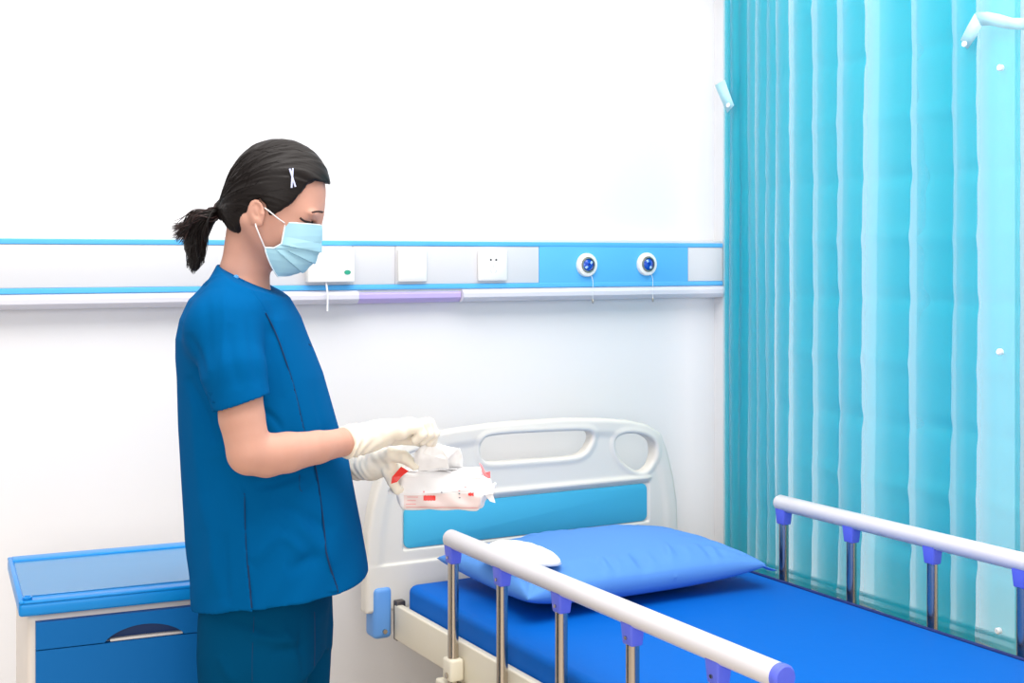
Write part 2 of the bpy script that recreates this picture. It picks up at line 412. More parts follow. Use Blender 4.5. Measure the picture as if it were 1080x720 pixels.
for sx in (-0.0085, 0.0085): add_box(bm, (sx - 0.0028, -d - 0.0018, h * 0.68 - 0.003), (sx + 0.0028, -d - 0.0009, h * 0.68 + 0.003), 0.0003, 1)
bmobj('pin_hole', bm, M['hole'], e)
bm = bmesh.new(); add_box(bm, (-0.0012, -d - 0.0016, h * 0.43), (0.0012, -d - 0.0009, h * 0.43 + 0.008), 0.0003, 1)
for s in (-1, 1):
    add_box(bm, (s * 0.008 - 0.001, -d - 0.0016, h * 0.25), (s * 0.008 + 0.001, -d - 0.0009, h * 0.25 + 0.009), 0.0003, 1, Matrix.Rotation(s * 0.6, 3, 'Y'), Vector((s * 0.008, -d, h * 0.25 + 0.0045)))
bmobj('pin_slot', bm, M['lip'], e)
def outlet(px, py, label, ang):
    p = atY(px, py, TF + 0.0003)
    e = empty('gas_outlet', p); tag(e, label, 'gas outlet', 'gas outlets on the blue trunking section')
    lathe('flange', [(0.0345, 0), (0.0345, 0.006), (0.032, 0.010), (0.0235, 0.012), (0.0225, 0.008), (0.0225, 0)], (0, 0, 0), (0, -1, 0), M['plate'], e)
    lathe('ring', [(0.0225, 0.0), (0.0225, 0.0115), (0.0205, 0.0145), (0.0185, 0.0145), (0.0175, 0.009)], (0, 0, 0), (0, -1, 0), M['ringmetal'], e)
    lathe('core', [(0.0175, 0.004), (0.0172, 0.011), (0.009, 0.016), (0.0045, 0.0165), (0.004, 0.012)], (0, 0, 0), (0, -1, 0), M['outletblue'], e)
    bm = bmesh.new()
    for k in (0, 1):
        add_box(bm, (-0.0035, -0.0163, 0.006), (0.0035, -0.0125, 0.0150), 0.001, 2, Matrix.Rotation(ang + k * PI, 3, 'Y'), Vector((0, 0, 0)))
    bmobj('insert', bm, M['outletlight'], e)
    tube('pull_cord', smooth_path([(0.008, -0.011, -0.026), (0.0085, -0.022, -0.045), (0.0085, -0.0225, -0.078), (0.0085, -0.0225, -0.100)]), 0.0006, M['cord'], e, 6)
    lathe('cord_tip', [(0.001, 0), (0.0028, 0.003), (0.0028, 0.011), (0.001, 0.014)], (0.0085, -0.0225, -0.113), (0, 0, 1), M['ringmetal'], e, 10)
outlet(618.3, 279.3, 'round blue gas outlet nearest the white socket', 0.9)
outlet(681.5, 278.5, 'round blue gas outlet nearest the curtain', 2.6)

# ================================================================== BED
BX = 1.775
bed = empty('hospital_bed', (BX, 2.0, 0)); tag(bed, 'cream and blue hospital bed with raised side rails against the back wall', 'bed')
BO = Vector(bed.location)
HBY = 3.085                       # headboard front plane
def L(v): return Vector(v) - BO
# headboard: moulded panel with slot and two rounded openings
pts_px = [(398, 668), (398.5, 600), (400, 560), (404, 515), (414, 487)]
right_px = [(560, 444), (600, 441.5), (640, 441.8), (665, 443.5), (684.4, 447.8), (698, 456.7), (704.4, 474), (711, 501), (715, 528), (716, 560)]
rp = [(atY(x, y, HBY).x, atY(x, y, HBY).z) for x, y in right_px]
hc = BX
rp = [(max(x, hc), z) for x, z in rp]
hw = rp[-1][0] - hc
zb = 0.50
outline = [(hc - (x - hc), z) for x, z in reversed(rp)][::1]
outline = [(hc - hw, zb)] + outline + rp + [(hc + hw, zb)]
def opening(pxs): return [(atY(x, y, HBY).x, atY(x, y, HBY).z) for x, y in pxs]
slot = opening([(509, 466), (514, 460), (540, 457.5), (580, 455.5), (618, 454), (626, 457), (625, 466), (617, 479), (600, 482.5), (560, 485), (520, 488), (511, 486), (507.5, 476)])
hole = opening([(650, 466), (654, 460), (662, 457), (674, 457.5), (685, 461), (692, 468), (692, 480), (687, 492), (679, 498.5), (668, 495), (657, 486), (651, 476)])
holem = [(2 * hc - x, z) for x, z in hole]
def rounded(P, it=2):
    for _ in range(it):
        Q = []
        for i in range(len(P)):
            a, b = P[i], P[(i + 1) % len(P)]
            Q += [(0.75 * a[0] + 0.25 * b[0], 0.75 * a[1] + 0.25 * b[1]), (0.25 * a[0] + 0.75 * b[0], 0.25 * a[1] + 0.75 * b[1])]
        P = Q
    return P
slot, hole, holem = rounded(slot), rounded(hole), rounded(holem)
pz_t = atY(680, 510, HBY).z; pz_b = atY(685, 549, HBY).z; px_r = atY(684, 530, HBY).x
px_l = 2 * hc - px_r
def make_board(name, dz=0.0, y0=HBY, parent=bed):
    h = 0.0032
    v = Vol(ar(hc - hw - 0.02, hc + hw + 0.02, h), ar(-0.035, 0.035, h), ar(zb - 0.02, 1.0, h))
    X2, Z2 = v.xs[:, None], v.zs[None, :]
    do = f_poly2(outline, X2, Z2); dh = np.minimum(np.minimum(f_poly2(slot, X2, Z2), f_poly2(hole, X2, Z2)), f_poly2(holem, X2, Z2))
    d2 = np.maximum(do, -dh)
    ss = lambda e0, e1, x: np.clip((x - e0) / (e1 - e0), 0, 1) ** 2 * (3 - 2 * np.clip((x - e0) / (e1 - e0), 0, 1))
    t = 0.017 + 0.005 * ss(-0.055, -0.030, do)
    t += 0.0035 * (1 - ss(0.006, 0.024, dh)) * (dh > -0.001)
    # ridge above the inset and the ledge below it
    t = np.maximum(t, 0.016 + 0.008 * np.exp(-((Z2 - (pz_t + 0.016)) / 0.008) ** 2) * np.clip((px_r + .02 - hc - np.abs(X2 - hc)) / .02, 0, 1))
    t = np.maximum(t, 0.023 * (Z2 < pz_b - 0.034 + 0.0 * X2))
    t = t - 0.006 * ((np.abs(X2 - hc) < px_r - hc + 0.004) & (Z2 > pz_b - 0.004) & (Z2 < pz_t + 0.004))
    r = 0.009
    a = d2[:, None, :] + r; b = np.abs(v.ys)[None, :, None] - t[:, None, :] + r
    v.F = (np.sqrt(np.maximum(a, 0) ** 2 + np.maximum(b, 0) ** 2) + np.minimum(np.maximum(a, b), 0) - r).astype(np.float32)
    o = net_obj(name, v, M['abs'], parent, 2)
    o.location = (-BO.x, y0 + 0.022 - BO.y, dz)
    return o
hb = make_board('headboard')
bm = bmesh.new()
add_box(bm, (px_l, -0.016, pz_b), (px_r, -0.006, pz_t), 0.0)
vert = [e for e in bm.edges if abs((e.verts[0].co - e.verts[1].co).y) > 0.005]
bmesh.ops.bevel(bm, geom=vert, offset=0.018, segments=6, profile=0.5, affect='EDGES')
bmesh.ops.bevel(bm, geom=[e for e in bm.edges if abs(e.verts[0].co.y - e.verts[1].co.y) < 1e-5 and e.verts[0].co.y < -0.01 and len(e.link_faces) == 2 and abs(e.link_faces[0].normal.dot(e.link_faces[1].normal)) < 0.5], offset=0.003, segments=2, profile=0.5, affect='EDGES')
bmobj('inset_panel', bm, M['inset'], hb)
fb = bpy.data.objects.new('footboard', hb.data); C.objects.link(fb); fb.parent = bed
fb.location = (-BO.x, 1.02 - BO.y, -0.12)
# frame
FX0 = 1.362; FX1 = 2.272
FZ0, FZ1 = 0.432, 0.520
for s, x in ((1, FX0), (-1, FX1)):
    xa, xb = (x, x + 0.020) if s > 0 else (x - 0.020, x)
    o = box('side_frame', L((xa, 1.08, FZ0)), L((xb, 3.075, FZ1)), M['frame'], bed, 0.004)
box('end_frame', L((FX0 + 0.02, 3.058, FZ0)), L((FX1 - 0.02, 3.075, FZ1 - 0.01)), M['frame'], bed, 0.003)
box('end_frame', L((FX0 + 0.02, 1.08, FZ0)), L((FX1 - 0.02, 1.11, FZ1 - 0.01)), M['frame'], bed, 0.003)
box('deck', L((FX0 + 0.02, 1.11, FZ0 + 0.02)), L((FX1 - 0.02, 3.058, FZ0 + 0.05)), M['frame'], bed, 0.003)
for x in (1.308, 2 * BX - 1.308 - 0.05):
    for y in (3.088, 1.0):
        o = box('corner_bumper', L((x, y - 0.012, 0.435)), L((x + 0.05, y + 0.05, 0.565)), M['bumper'], bed, 0.012)
        tube('bolt', [Vector((x + 0.028, y - 0.018, 0.455)) - BO, Vector((x + 0.028, y, 0.455)) - BO], 0.006, M['chrome'], o, 10)
for x in (FX0 + 0.001, FX1 - 0.025):
    bm = bmesh.new(); add_box(bm, L((x, 3.06, 0.43)), L((x + 0.024, 3.082, 0.53)), 0.002)
    bmobj('frame_bracket', bm, M['darksteel'], bed)
bm = bmesh.new(); add_box(bm, L((2.250, 2.97, 0.52)), L((2.325, 3.05, 0.588)), 0.006); add_box(bm, L((2.240, 3.0, 0.47)), L((2.275, 3.03, 0.55)), 0.003)
bmobj('corner_bracket', bm, M['lip'], bed)
for x in (1.45, 2.10):
    for y in (2.85, 1.3):
        lg = box('leg', L((x - 0.02, y - 0.02, 0.115)), L((x + 0.02, y + 0.02, FZ0 + 0.005)), M['frame'], bed, 0.003)
        tube('caster_wheel', [L((x - 0.014, y, 0.058)), L((x + 0.014, y, 0.058))], 0.058, M['hole'], lg, 24)
        box('caster_fork', L((x - 0.02, y - 0.015, 0.075)), L((x + 0.02, y + 0.015, 0.12)), M['chrome'], lg, 0.003)
# side rails
RZ = 0.757
def rail(side, X, ystart, posts, yend):
    r = empty('side_rail', (X - BO.x, 2.0 - BO.y, 0)); r.parent = bed
    P = lambda x, y, z: (x, y - 2.0, z)
    prof = []
    for t in np.linspace(0, PI / 2, 5)[:-1]: prof.append((P(0, ystart - 0.012 * math.sin(t) + 0.0, RZ), 0.0205 * (0.45 + 0.55 * math.sin(t))))
    pts = [P(0, ystart, RZ), P(0, ystart - 0.003, RZ), P(0, ystart - 0.009, RZ), P(0, yend + 0.012, RZ)]
    tube('top_tube', pts, [0.013, 0.0175, 0.0205, 0.0205], M['rail'], r, 28, angle=40)
    lathe('end_cap', [(0.0208, 0.0), (0.0212, 0.004), (0.0212, 0.012), (0.018, 0.0165), (0.0001, 0.0175)], P(0, yend + 0.013, RZ), (0, -1, 0), M['violet'], r, 28)
    sx = -side * 0.0
    for y in posts:
        tube('post', [P(sx, y, 0.40), P(sx, y, RZ - 0.03)], 0.0125, M['chrome'], r, 20)
        bm = bmesh.new()
        add_box(bm, P(sx - 0.0155, y - 0.018, RZ - 0.054), P(sx + 0.0155, y + 0.018, RZ - 0.010), 0.004, 3)
        for v in bm.verts:
            f = (v.co.z - (RZ - 0.054)) / 0.044; s = 0.82 + 0.22 * max(0, min(1, f))
            v.co.y = (y - 2.0) + (v.co.y - (y - 2.0)) * s; v.co.x = v.co.x * s
        j = bmobj('joint', bm, M['violet'], r)
        tube('screw', [P(side * -0.014, y, RZ - 0.040), P(side * -0.0165, y, RZ - 0.040)], 0.0035, M['chrome'], j, 12)
        b2 = bmesh.new(); add_box(b2, P(sx - 0.018, y - 0.021, 0.437), P(sx + 0.018, y + 0.021, 0.487), 0.006, 3)
        br = bmobj('hinge_block', b2, M['frame'], r)
        tube('hinge_bolt', [P(sx - 0.021, y - 0.004, 0.450), P(sx + 0.021, y - 0.004, 0.450)], 0.007, M['chrome'], br, 12)
    box('lower_beam', P(-0.021, yend - 0.0, 0.376), P(0.021, ystart + 0.03, 0.430), M['frame'], r, 0.005)
    return r
posts = [2.700, 2.466, 2.222, 1.974, 1.725]
RXL = FX0 - 0.019; RXR = 2.297
rail(1, RXL, 2.722, posts, 1.562)
rail(-1, RXR, 2.700, [2.675, 2.425, 2.165, 1.915, 1.68], 1.585)

# ------------------------------------------------------------------ mattress
MT = 0.572; MX0, MX1 = 1.385, 2.245; MY0, MY1 = 1.13, 3.055
mt = empty('mattress', ((MX0 + MX1) / 2, 2.0, FZ0 + 0.05)); tag(mt, 'flat blue vinyl mattress lying in the hospital bed frame', 'mattress')
MO = Vector(mt.location)
bm = bmesh.new(); add_box(bm, Vector((MX0, MY0, FZ0 + 0.052)) - MO, Vector((MX1, MY1, MT)) - MO)
vert = [e for e in bm.edges if abs(e.verts[0].co.z - e.verts[1].co.z) > 0.01]
vr = [e for e in vert if e.verts[0].co.x > 0]; vl = [e for e in vert if e.verts[0].co.x < 0]
bmesh.ops.bevel(bm, geom=vl, offset=0.03, segments=6, profile=0.5, affect='EDGES')
vr = [e for e in bm.edges if abs(e.verts[0].co.z - e.verts[1].co.z) > 0.01 and e.verts[0].co.x > (MX1 - MX0) / 2 - 0.001 and (abs(e.verts[0].co.y - (MY1 - 2)) < 1e-3 or abs(e.verts[0].co.y - (MY0 - 2)) < 1e-3)]
bmesh.ops.bevel(bm, geom=vr, offset=0.10, segments=10, profile=0.5, affect='EDGES')
top = max(v.co.z for v in bm.verts)
te = [e for e in bm.edges if all(abs(v.co.z - top) < 1e-4 for v in e.verts) and len(e.link_faces) == 2 and any(abs(f.normal.z) < 0.5 for f in e.link_faces)]
loop = [tuple(v.co) for v in max(bm.faces, key=lambda f: f.calc_center_median().z).verts]
bmesh.ops.bevel(bm, geom=te, offset=0.017, segments=5, profile=0.5, affect='EDGES')
bmobj('cover', bm, M['mattress'], mt, True, 50)
lp = [Vector(p) for p in loop]; i0 = max(range(len(lp)), key=lambda i: (lp[i].x < 0, -abs(lp[i].x) )); lp = [p for p in sorted(lp, key=lambda p: p.y) if p.x > 0.05]
cen = Vector((0, 0, lp[0].z))
lp = [Vector((p.x - 0.006, p.y, p.z - 0.0005)) for p in lp]
tube('piping', lp, 0.0048, M['piping'], mt, 8, cap=False)

# ------------------------------------------------------------------ pillow
def pillow():
    px0, px1, py0, py1 = 1.462, 2.150, 2.565, 3.035
    cxp, cyp = (px0 + px1) / 2, (py0 + py1) / 2; a, b = (px1 - px0) / 2, (py1 - py0) / 2
    nu, nv = 150, 110; V, F = [], []
    for side in (1, -1):
        for i in range(nu + 1):
            for j in range(nv + 1):
                u = -1 + 2 * i / nu; w = -1 + 2 * j / nv
                # pinch sides between the corners
                x = a * u * (1 - 0.045 * (1 - w * w) * abs(u) ** 3); y = b * w * (1 - 0.05 * (1 - u * u) * abs(w) ** 3)
                e = (1 - abs(u) ** 2.6) * (1 - abs(w) ** 2.2); hgt = max(e, 0) ** 0.42
                z = 0.061 * hgt * side
                if side > 0:
                    edge = 1 - min(1 - abs(u), 1 - abs(w)) ; k = max(0, (edge - 0.55) / 0.45)
                    along = u * 7 if (1 - abs(w)) < (1 - abs(u)) else w * 5
                    wr = float(n1d(along * 2.6 + 3 * (edge), 3 if abs(w) > abs(u) else 5)) - 0.5
                    z += 0.020 * wr * k * (1 - k) * 4 * 0.6 * hgt
                    z += 0.006 * math.sin(3.1 * u + 2.0 * w) * hgt
                    for (cu, cw, nf, am) in ((-1, -1, 15, .0075), (1, -1, 13, .0060), (-1, 1, 11, .004), (1, 1, 11, .004)):
                        qx, qy = (u - cu) * a, (w - cw) * b; rr_ = math.hypot(qx, qy)
                        z += am * math.sin(math.atan2(abs(qy), abs(qx) + 1e-6) * nf + cu) * math.exp(-((rr_ - .07) / .06) ** 2) * hgt
                    d1 = (u - 0.30) * 0.9 + (w + 0.75) * 0.15
                    z += 0.010 * math.exp(-((u - 0.28 - 0.25 * (w + 0.7)) / 0.035) ** 2) * math.exp(-((w + 0.68) / 0.18) ** 2)
                    z -= 0.006 * math.exp(-((u - 0.02 - 0.2 * (w + 0.7)) / 0.04) ** 2) * math.exp(-((w + 0.75) / 0.15) ** 2)
                V.append((x, y, z))
    n = (nu + 1) * (nv + 1)
    for s in (0, 1):
        for i in range(nu):
            for j in range(nv):
                q = [s * n + i * (nv + 1) + j, s * n + (i + 1) * (nv + 1) + j, s * n + (i + 1) * (nv + 1) + j + 1, s * n + i * (nv + 1) + j + 1]
                F.append(tuple(q if s == 0 else q[::-1]))
    # bottom sags flat; thin flange all round is added as the rim
    V = [(x, y, z if z > 0 else max(z, -0.062)) for x, y, z in V]
    e = empty('pillow', (cxp, cyp, MT)); tag(e, 'light blue wrapped pillow lying at the head of the mattress', 'pillow')
    me_o = pymesh('pillow_body', [(x, y, z + 0.0625) for x, y, z in V], F, M['pillow'], e)
    bm = bmesh.new(); bm.from_mesh(me_o.data); bmesh.ops.remove_doubles(bm, verts=bm.verts, dist=0.0004); bmesh.ops.recalc_face_normals(bm, faces=bm.faces); bm.to_mesh(me_o.data); bm.free()
    me_o.data.polygons.foreach_set('use_smooth', [True] * len(me_o.data.polygons))
    # flange on the right end
    V, F = [], []; n = 60
    for i in range(n + 1):
        w = -1 + 2 * i / n
        xe = a * (1 - 0.045 * (1 - w * w)); ye = b * w
        out = 0.026 + 0.006 * math.sin(w * 9) + 0.004 * math.sin(w * 23)
        for k in range(5):
            f = k / 4
            V.append((xe - 0.012 + (out + 0.012) * f, ye * (1.0 + 0.02 * f), 0.0625 - 0.012 * f + 0.005 * f * math.sin(w * 16 + 1) + 0.0008))
    for i in range(n):
        for k in range(4): F.append((i * 5 + k, i * 5 + k + 1, (i + 1) * 5 + k + 1, (i + 1) * 5 + k))
    o = pymesh('flange', V, F, M['pillow'], e); md = o.modifiers.new('s', 'SOLIDIFY'); md.thickness = 0.0016
    return e
pl = pillow(); pl.rotation_euler.z = math.radians(0)
# folded white cloth lying on the pillow
def blob_sheet(name, pts_top, m, label, cat): pass
c0 = atH(546, 583, 0.700)
V, F = [], []; nu, nv = 48, 24
Rz = Matrix.Rotation(math.radians(-72), 3, 'Z')
for i in range(nu):
    th = 2 * PI * i / nu
    for j in range(nv + 1):
        f = j / nv; rr = 1 + 0.06 * math.sin(3 * th + 1) + 0.03 * math.sin(5 * th)
        x, y = 0.115 * f * rr * math.cos(th), 0.066 * f * rr * math.sin(th)
        z = 0.034 * max(0, 1 - f ** 3.2) ** 0.6 + 0.0015 * math.sin(x * 160) * (1 - f)
        V.append(Rz @ Vector((x, y, z)))
for i in range(nu):
    for j in range(nv):
        a_, b_ = i * (nv + 1), ((i + 1) % nu) * (nv + 1); F.append((a_ + j, b_ + j, b_ + j + 1, a_ + j + 1))
cl = pymesh('folded_cloth', V, F, M['cloth']); cl.location = (c0.x, c0.y, 0.689); tag(cl, 'small folded white cloth lying on the light blue pillow', 'cloth')
md = cl.modifiers.new('s', 'SOLIDIFY'); md.thickness = 0.006; md.offset = -1

# ================================================================== CURTAIN
folds = [764.5, 769.5, 779.5, 789, 797, 808, 817.5, 832, 857, 883.5, 912, 960, 1004, 1030, 1076]
zTop, zBot = 2.27, 0.49
plan = []; back_ids = set()
dep_w = [folds[i + 1] - folds[i] for i in range(len(folds) - 1)]
XF = 2.452
overlap = [1.1, 1.1, 1.1, 1.1, 1.0, .9, .8, .75, .75, .75, .66, .85, .75, .6]
for k in range(len(folds) - 1):
    w = folds[k + 1] - folds[k]; dep = 0.018 + min(0.03, 0.0009 * w)
    wp_ = folds[k] - folds[k - 1] if k else 0
    xs_ = folds[k] - wp_ * overlap[k - 1] if k else folds[0]
    y0 = atX(xs_, 300, XF + dep).y; y1 = atX(folds[k + 1], 300, XF).y; n = 22
    for i in range(n):              # visible face: rises from behind its left neighbour to a crisp front fold
        t = i / n; plan.append((XF + dep * (1 - t ** 1.3), y0 + (y1 - y0) * t, k, t))
    if k < len(folds) - 2:
        dn_ = 0.018 + min(0.03, 0.0009 * (folds[k + 2] - folds[k + 1]))
        y2 = atX(folds[k + 1] - w * overlap[k], 300, XF + dn_).y
        for i in range(12):         # the cloth doubles back behind it
            t = i / 12; plan.append((XF + dn_ * (0.12 + 0.62 * t) * (1 if i else 0), y1 + (y2 - y1) * t, k, 1 - t)); back_ids.add(len(plan) - 1)
plan.append((2.452, atX(folds[-1], 300, 2.452).y, 99, 0))
NZ = 260; zs = np.linspace(zBot, zTop, NZ)
plan2 = [(*p, i in back_ids) for i, p in enumerate(plan)]
cur = empty('cubicle_curtain', (2.47, plan[-1][1], zBot)); tag(cur, 'pleated cyan translucent privacy curtain hanging along the right wall', 'curtain')
V = []; NP = len(plan)
creases = [zBot + 0.155 * i + 0.03 for i in range(12)]
for iz, z in enumerate(zs):
    for (x, y, k, t) in plan:
        dx = 0.0
        cs_w = min(1, dep_w[k if k < 99 else 13] / 30)
        for ci, zc in enumerate(creases):
            q = (z - zc - 0.004 * math.sin(k * 2.1 + ci)) / 0.022
            if abs(q) < 3: dx += (0.0045 * (0.5 + n1d(k * 1.7 + ci * 3.1, 2)) * math.exp(-q * q) * (1 if (ci + 0) % 2 else -0.8)) * (0.3 + 0.7 * t) * cs_w
        lean = 0.0
        if k in (9, 10): lean = 0.012 * (2.1 - z) * (t if k == 9 else 1 - t)
        dy = 0.006 * (n1d(z * 1.6 + k * 5.7, 8) - 0.5) * min(1, dep_w[k if k < 99 else 13] / 40)
        V.append((x + dx + 0.003 * math.sin(z * 4 + k * 1.3) * t - 2.47, y + dy + lean - cur.location.y, z - zBot))
F = [(i * NP + j, i * NP + j + 1, (i + 1) * NP + j + 1, (i + 1) * NP + j) for i in range(NZ - 1) for j in range(NP - 1)]
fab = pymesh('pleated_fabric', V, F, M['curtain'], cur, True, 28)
at_ = fab.data.attributes.new('fold_light_fade', 'FLOAT', 'POINT')
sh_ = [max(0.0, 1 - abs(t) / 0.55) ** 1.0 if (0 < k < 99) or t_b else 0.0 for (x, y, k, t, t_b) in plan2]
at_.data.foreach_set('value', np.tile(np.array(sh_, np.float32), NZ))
for px, py in ((1055.5, 71.5), (1055, 371), (1053.5, 665)):
    p = atX(px, py, 2.453); p.x = 2.452 + 0.004
    lathe('snap', [(0.0001, 0.011), (0.005, 0.011), (0.0075, 0.008), (0.0075, 0.0)], p - Vector(cur.location), (-1, 0, 0), M['snapwhite'], cur, 20)
def strip(name, px_pts, X, wz, m, parent, z_tw=0.0):
    """ribbon through pixel edge pairs [(top px,py),(bottom px,py)]"""
    V = []
    for k, (a, b, x) in enumerate(px_pts):
        V += [atX(a[0], a[1], x) - Vector(parent.location), atX(b[0], b[1], x) - Vector(parent.location)]
    F = [(2 * i, 2 * i + 1, 2 * i + 3, 2 * i + 2) for i in range(len(px_pts) - 1)]
    o = pymesh(name, V, F, m, parent, True, 60); md = o.modifiers.new('s', 'SOLIDIFY'); md.thickness = 0.0012
    return o
t1 = strip('tie_strap', [((1029, 13), (1034, 27), 2.437), ((1042, 12.5), (1046, 27), 2.430), ((1055, 15), (1060, 30), 2.428), ((1068, 19), (1070, 31), 2.432), ((1083, 19), (1083, 32), 2.438)], 0, 0, M['tape'], cur)
t2 = strip('tie_strap', [((1028, 14), (1036, 26), 2.436), ((1020, 28), (1030, 38), 2.432), ((1013, 42), (1020, 52), 2.436)], 0, 0, M['tape'], cur)
p = atX(1017.5, 46.5, 2.428)
lathe('strap_snap', [(0.0001, 0.004), (0.006, 0.004), (0.007, 0.002), (0.007, 0)], p - Vector(cur.location), (-1, 0, 0), M['snapwhite'], t2, 18)
t3 = strip('tie_strap', [((754, 90), (764, 84), 2.437), ((760, 104), (769, 98), 2.432), ((767, 119), (774, 111), 2.436)], 0, 0, M['tape'], cur)
p = atX(768.5, 111, 2.426)
lathe('strap_snap', [(0.0001, 0.004), (0.006, 0.004), (0.007, 0.002), (0.007, 0)], p - Vector(cur.location), (-1, 0, 0), M['snapwhite'], t3, 18)
trk = box('curtain_track', (2.455, 1.5, zTop + 0.0), (2.505, WY - 0.01, zTop + 0.03), M['trunk'], None, 0.004); trk.location.z = 0
trk['kind'] = 'structure'; trk.name = 'trim_1'

# ================================================================== BEDSIDE CABINET
TH = 0.765
pb = atH(10, 588, TH); pf = atH(22, 634, TH)
ang = math.atan2(pb.x - pf.x, pb.y - pf.y)      # turn of the cabinet's depth axis
cab = empty('bedside_cabinet', (pf.x, pf.y, 0), -ang); tag(cab, 'off-white bedside cabinet with blue top and blue drawers behind the person', 'cabinet')
CW, CD = 0.445, (pb - pf).length
box('carcass', (0.012, 0.012, 0.04), (CW - 0.012, CD - 0.012, TH - 0.03), M['cabbody'], cab, 0.012)
# tray-like top: body with a recess
bm = bmesh.new(); add_box(bm, (-0.004, -0.006, TH - 0.029), (CW + 0.004, CD + 0.004, TH - 0.004), 0.006, 3)
tp = bmobj('top', bm, M['cabtop'], cab)
for nm, lo, hi in (('rim', (-0.004, -0.006, TH - 0.006), (0.006, CD + 0.004, TH + 0.001)), ('rim', (CW - 0.010, -0.006, TH - 0.006), (CW + 0.004, CD + 0.004, TH + 0.004)),
                   ('rim', (0.004, CD - 0.040, TH - 0.006), (CW - 0.004, CD + 0.003, TH + 0.002)), ('rim', (0.004, -0.006, TH - 0.006), (CW - 0.004, 0.018, TH))):
    box(nm, lo, hi, M['cabtop'], tp, 0.003)
box('film', (0.006, 0.045, TH - 0.0045), (CW - 0.018, CD - 0.04, TH - 0.0015), M['film'], tp, 0.0005, 1)
lathe('plug', [(0.009, 0), (0.009, 0.004), (0.006, 0.005), (0.005, 0.003)], (0.012, 0.010, TH + 0.001), (0, 0, 1), M['cabtop'], tp, 20)
def drawer(z0, z1, hh):
    e = empty('drawer'); e.parent = cab
    x0, x1 = 0.026, CW - 0.026; hx = (x0 + x1) / 2; hwid = 0.074
    # front with a crescent cut from its lower edge
    n = 28; pts = [(x0, z0)]
    arc = [(hx + hwid * t, z0 + hh * max(0.0, 1 - t * t) ** 0.75) for t in np.linspace(-1, 1, n)]
    pts = [(x0, z0)] + arc + [(x1, z0), (x1, z1), (x0, z1)]
    # grid of quads between arc/bottom and the top edge
    bot = [(x0, z0)] + arc + [(x1, z0)]; V, F = [], []
    for y in (-0.006, 0.014):
        for (x, z) in bot: V += [(x, y, z), (x, y, z1)]
    m_ = len(bot)
    for i in range(m_ - 1):
        F.append((2 * i, 2 * i + 2, 2 * i + 3, 2 * i + 1)); o_ = 2 * m_
        F.append((o_ + 2 * i, o_ + 2 * i + 1, o_ + 2 * i + 3, o_ + 2 * i + 2))
        F.append((2 * i, o_ + 2 * i, o_ + 2 * i + 2, 2 * i + 2)); F.append((2 * i + 1, 2 * i + 3, o_ + 2 * i + 3, o_ + 2 * i + 1))
    F.append((0, 1, 2 * m_ + 1, 2 * m_)); F.append((2 * m_ - 2, 4 * m_ - 2, 4 * m_ - 1, 2 * m_ - 1))
    pymesh('drawer_front', V, F, M['drawer'], e, False)
    pymesh('handle_recess', [(hx - hwid * 1.02, 0.0105, z0 - 0.001), (hx + hwid * 1.02, 0.0105, z0 - 0.001), (hx + hwid * 1.02, 0.0105, z0 + hh * 1.05), (hx - hwid * 1.02, 0.0105, z0 + hh * 1.05)], [(0, 1, 2, 3)], M['drawerdark'], e, False)
    box('handle_lip', (hx - hwid * 0.86, -0.002, z0 - 0.001), (hx + hwid * 0.98, 0.012, z0 + 0.004), M['cabbody'], e, 0.0015, 2)
zA = TH - 0.042
drawer(zA - 0.050, zA, 0.027)
drawer(zA - 0.052 - 0.155, zA - 0.052, 0.030)
drawer(zA - 0.240 - 0.30, zA - 0.240, 0.030)
box('drawer_divider', (0.034, 0.002, zA - 0.238), (CW - 0.034, 0.013, zA - 0.210), M['cabbody'], cab, 0.002)
for x in (0.04, CW - 0.04):
    for y in (0.05, CD - 0.05):
        tube('foot', [(x, y, 0), (x, y, 0.045)], 0.018, M['hole'], cab, 16)

# ================================================================== PERSON
PD = 2.42                            # depth of her middle plane
def q(px, py, d=0.0):                # pixel at depth PD+d -> her own x, y(depth), z
    z = PD + d; return np.array([(px - 540.0) / FPX * z + (540.0 - 280.0) / FPX * PD, d, CAMH - (py - HY) * z / FPX])
def R_(rpx, d=0.0): return rpx / FPX * (PD + d)
a_, b_ = dray(280.0)
person = empty('person', (a_ * PD, b_ * PD, 0.0), -YAW)
tag(person, 'person in blue scrubs and mask pulling a wipe from a pack beside the bed', 'person')
TILT = math.radians(27); hf = np.array([math.cos(TILT), 0, -math.sin(TILT)]); hu = np.array([math.sin(TILT), 0, math.cos(TILT)]); hy = np.array([0, 1.0, 0])
HRM = [hf, hy, hu]
HO = q(291, 207)
def H(f, y, u): return HO + hf * f + hy * y + hu * u

def build_arms(v, shrink=0.0, near=True, far=True, k=0.006):
    if near:
        A = [(q(240, 335, -.165), .040), (q(251, 400, -.20), .0390), (q(255, 440, -.212), .0375), (q(263, 477, -.215), .0368), (q(281, 480, -.20), .0362), (q(303, 477, -.185), .0338), (q(335, 471.5, -.145), .0280), (q(360, 466.5, -.105), .0238), (q(374, 464, -.088), .0225)]
        for (a, ra), (b, rb) in zip(A[:-1], A[1:]): v.cone(a, b, ra - shrink, rb - shrink, k)
    if far:
        A = [(q(240, 335, .165), .040), (q(262, 440, .205), .038), (q(272, 478, .205), .037), (q(320, 484, .16), .033), (q(366, 490, .075), .0235), (q(380, 490, .06), .022)]
        for (a, ra), (b, rb) in zip(A[:-1], A[1:]): v.cone(a, b, ra - shrink, rb - shrink, k)

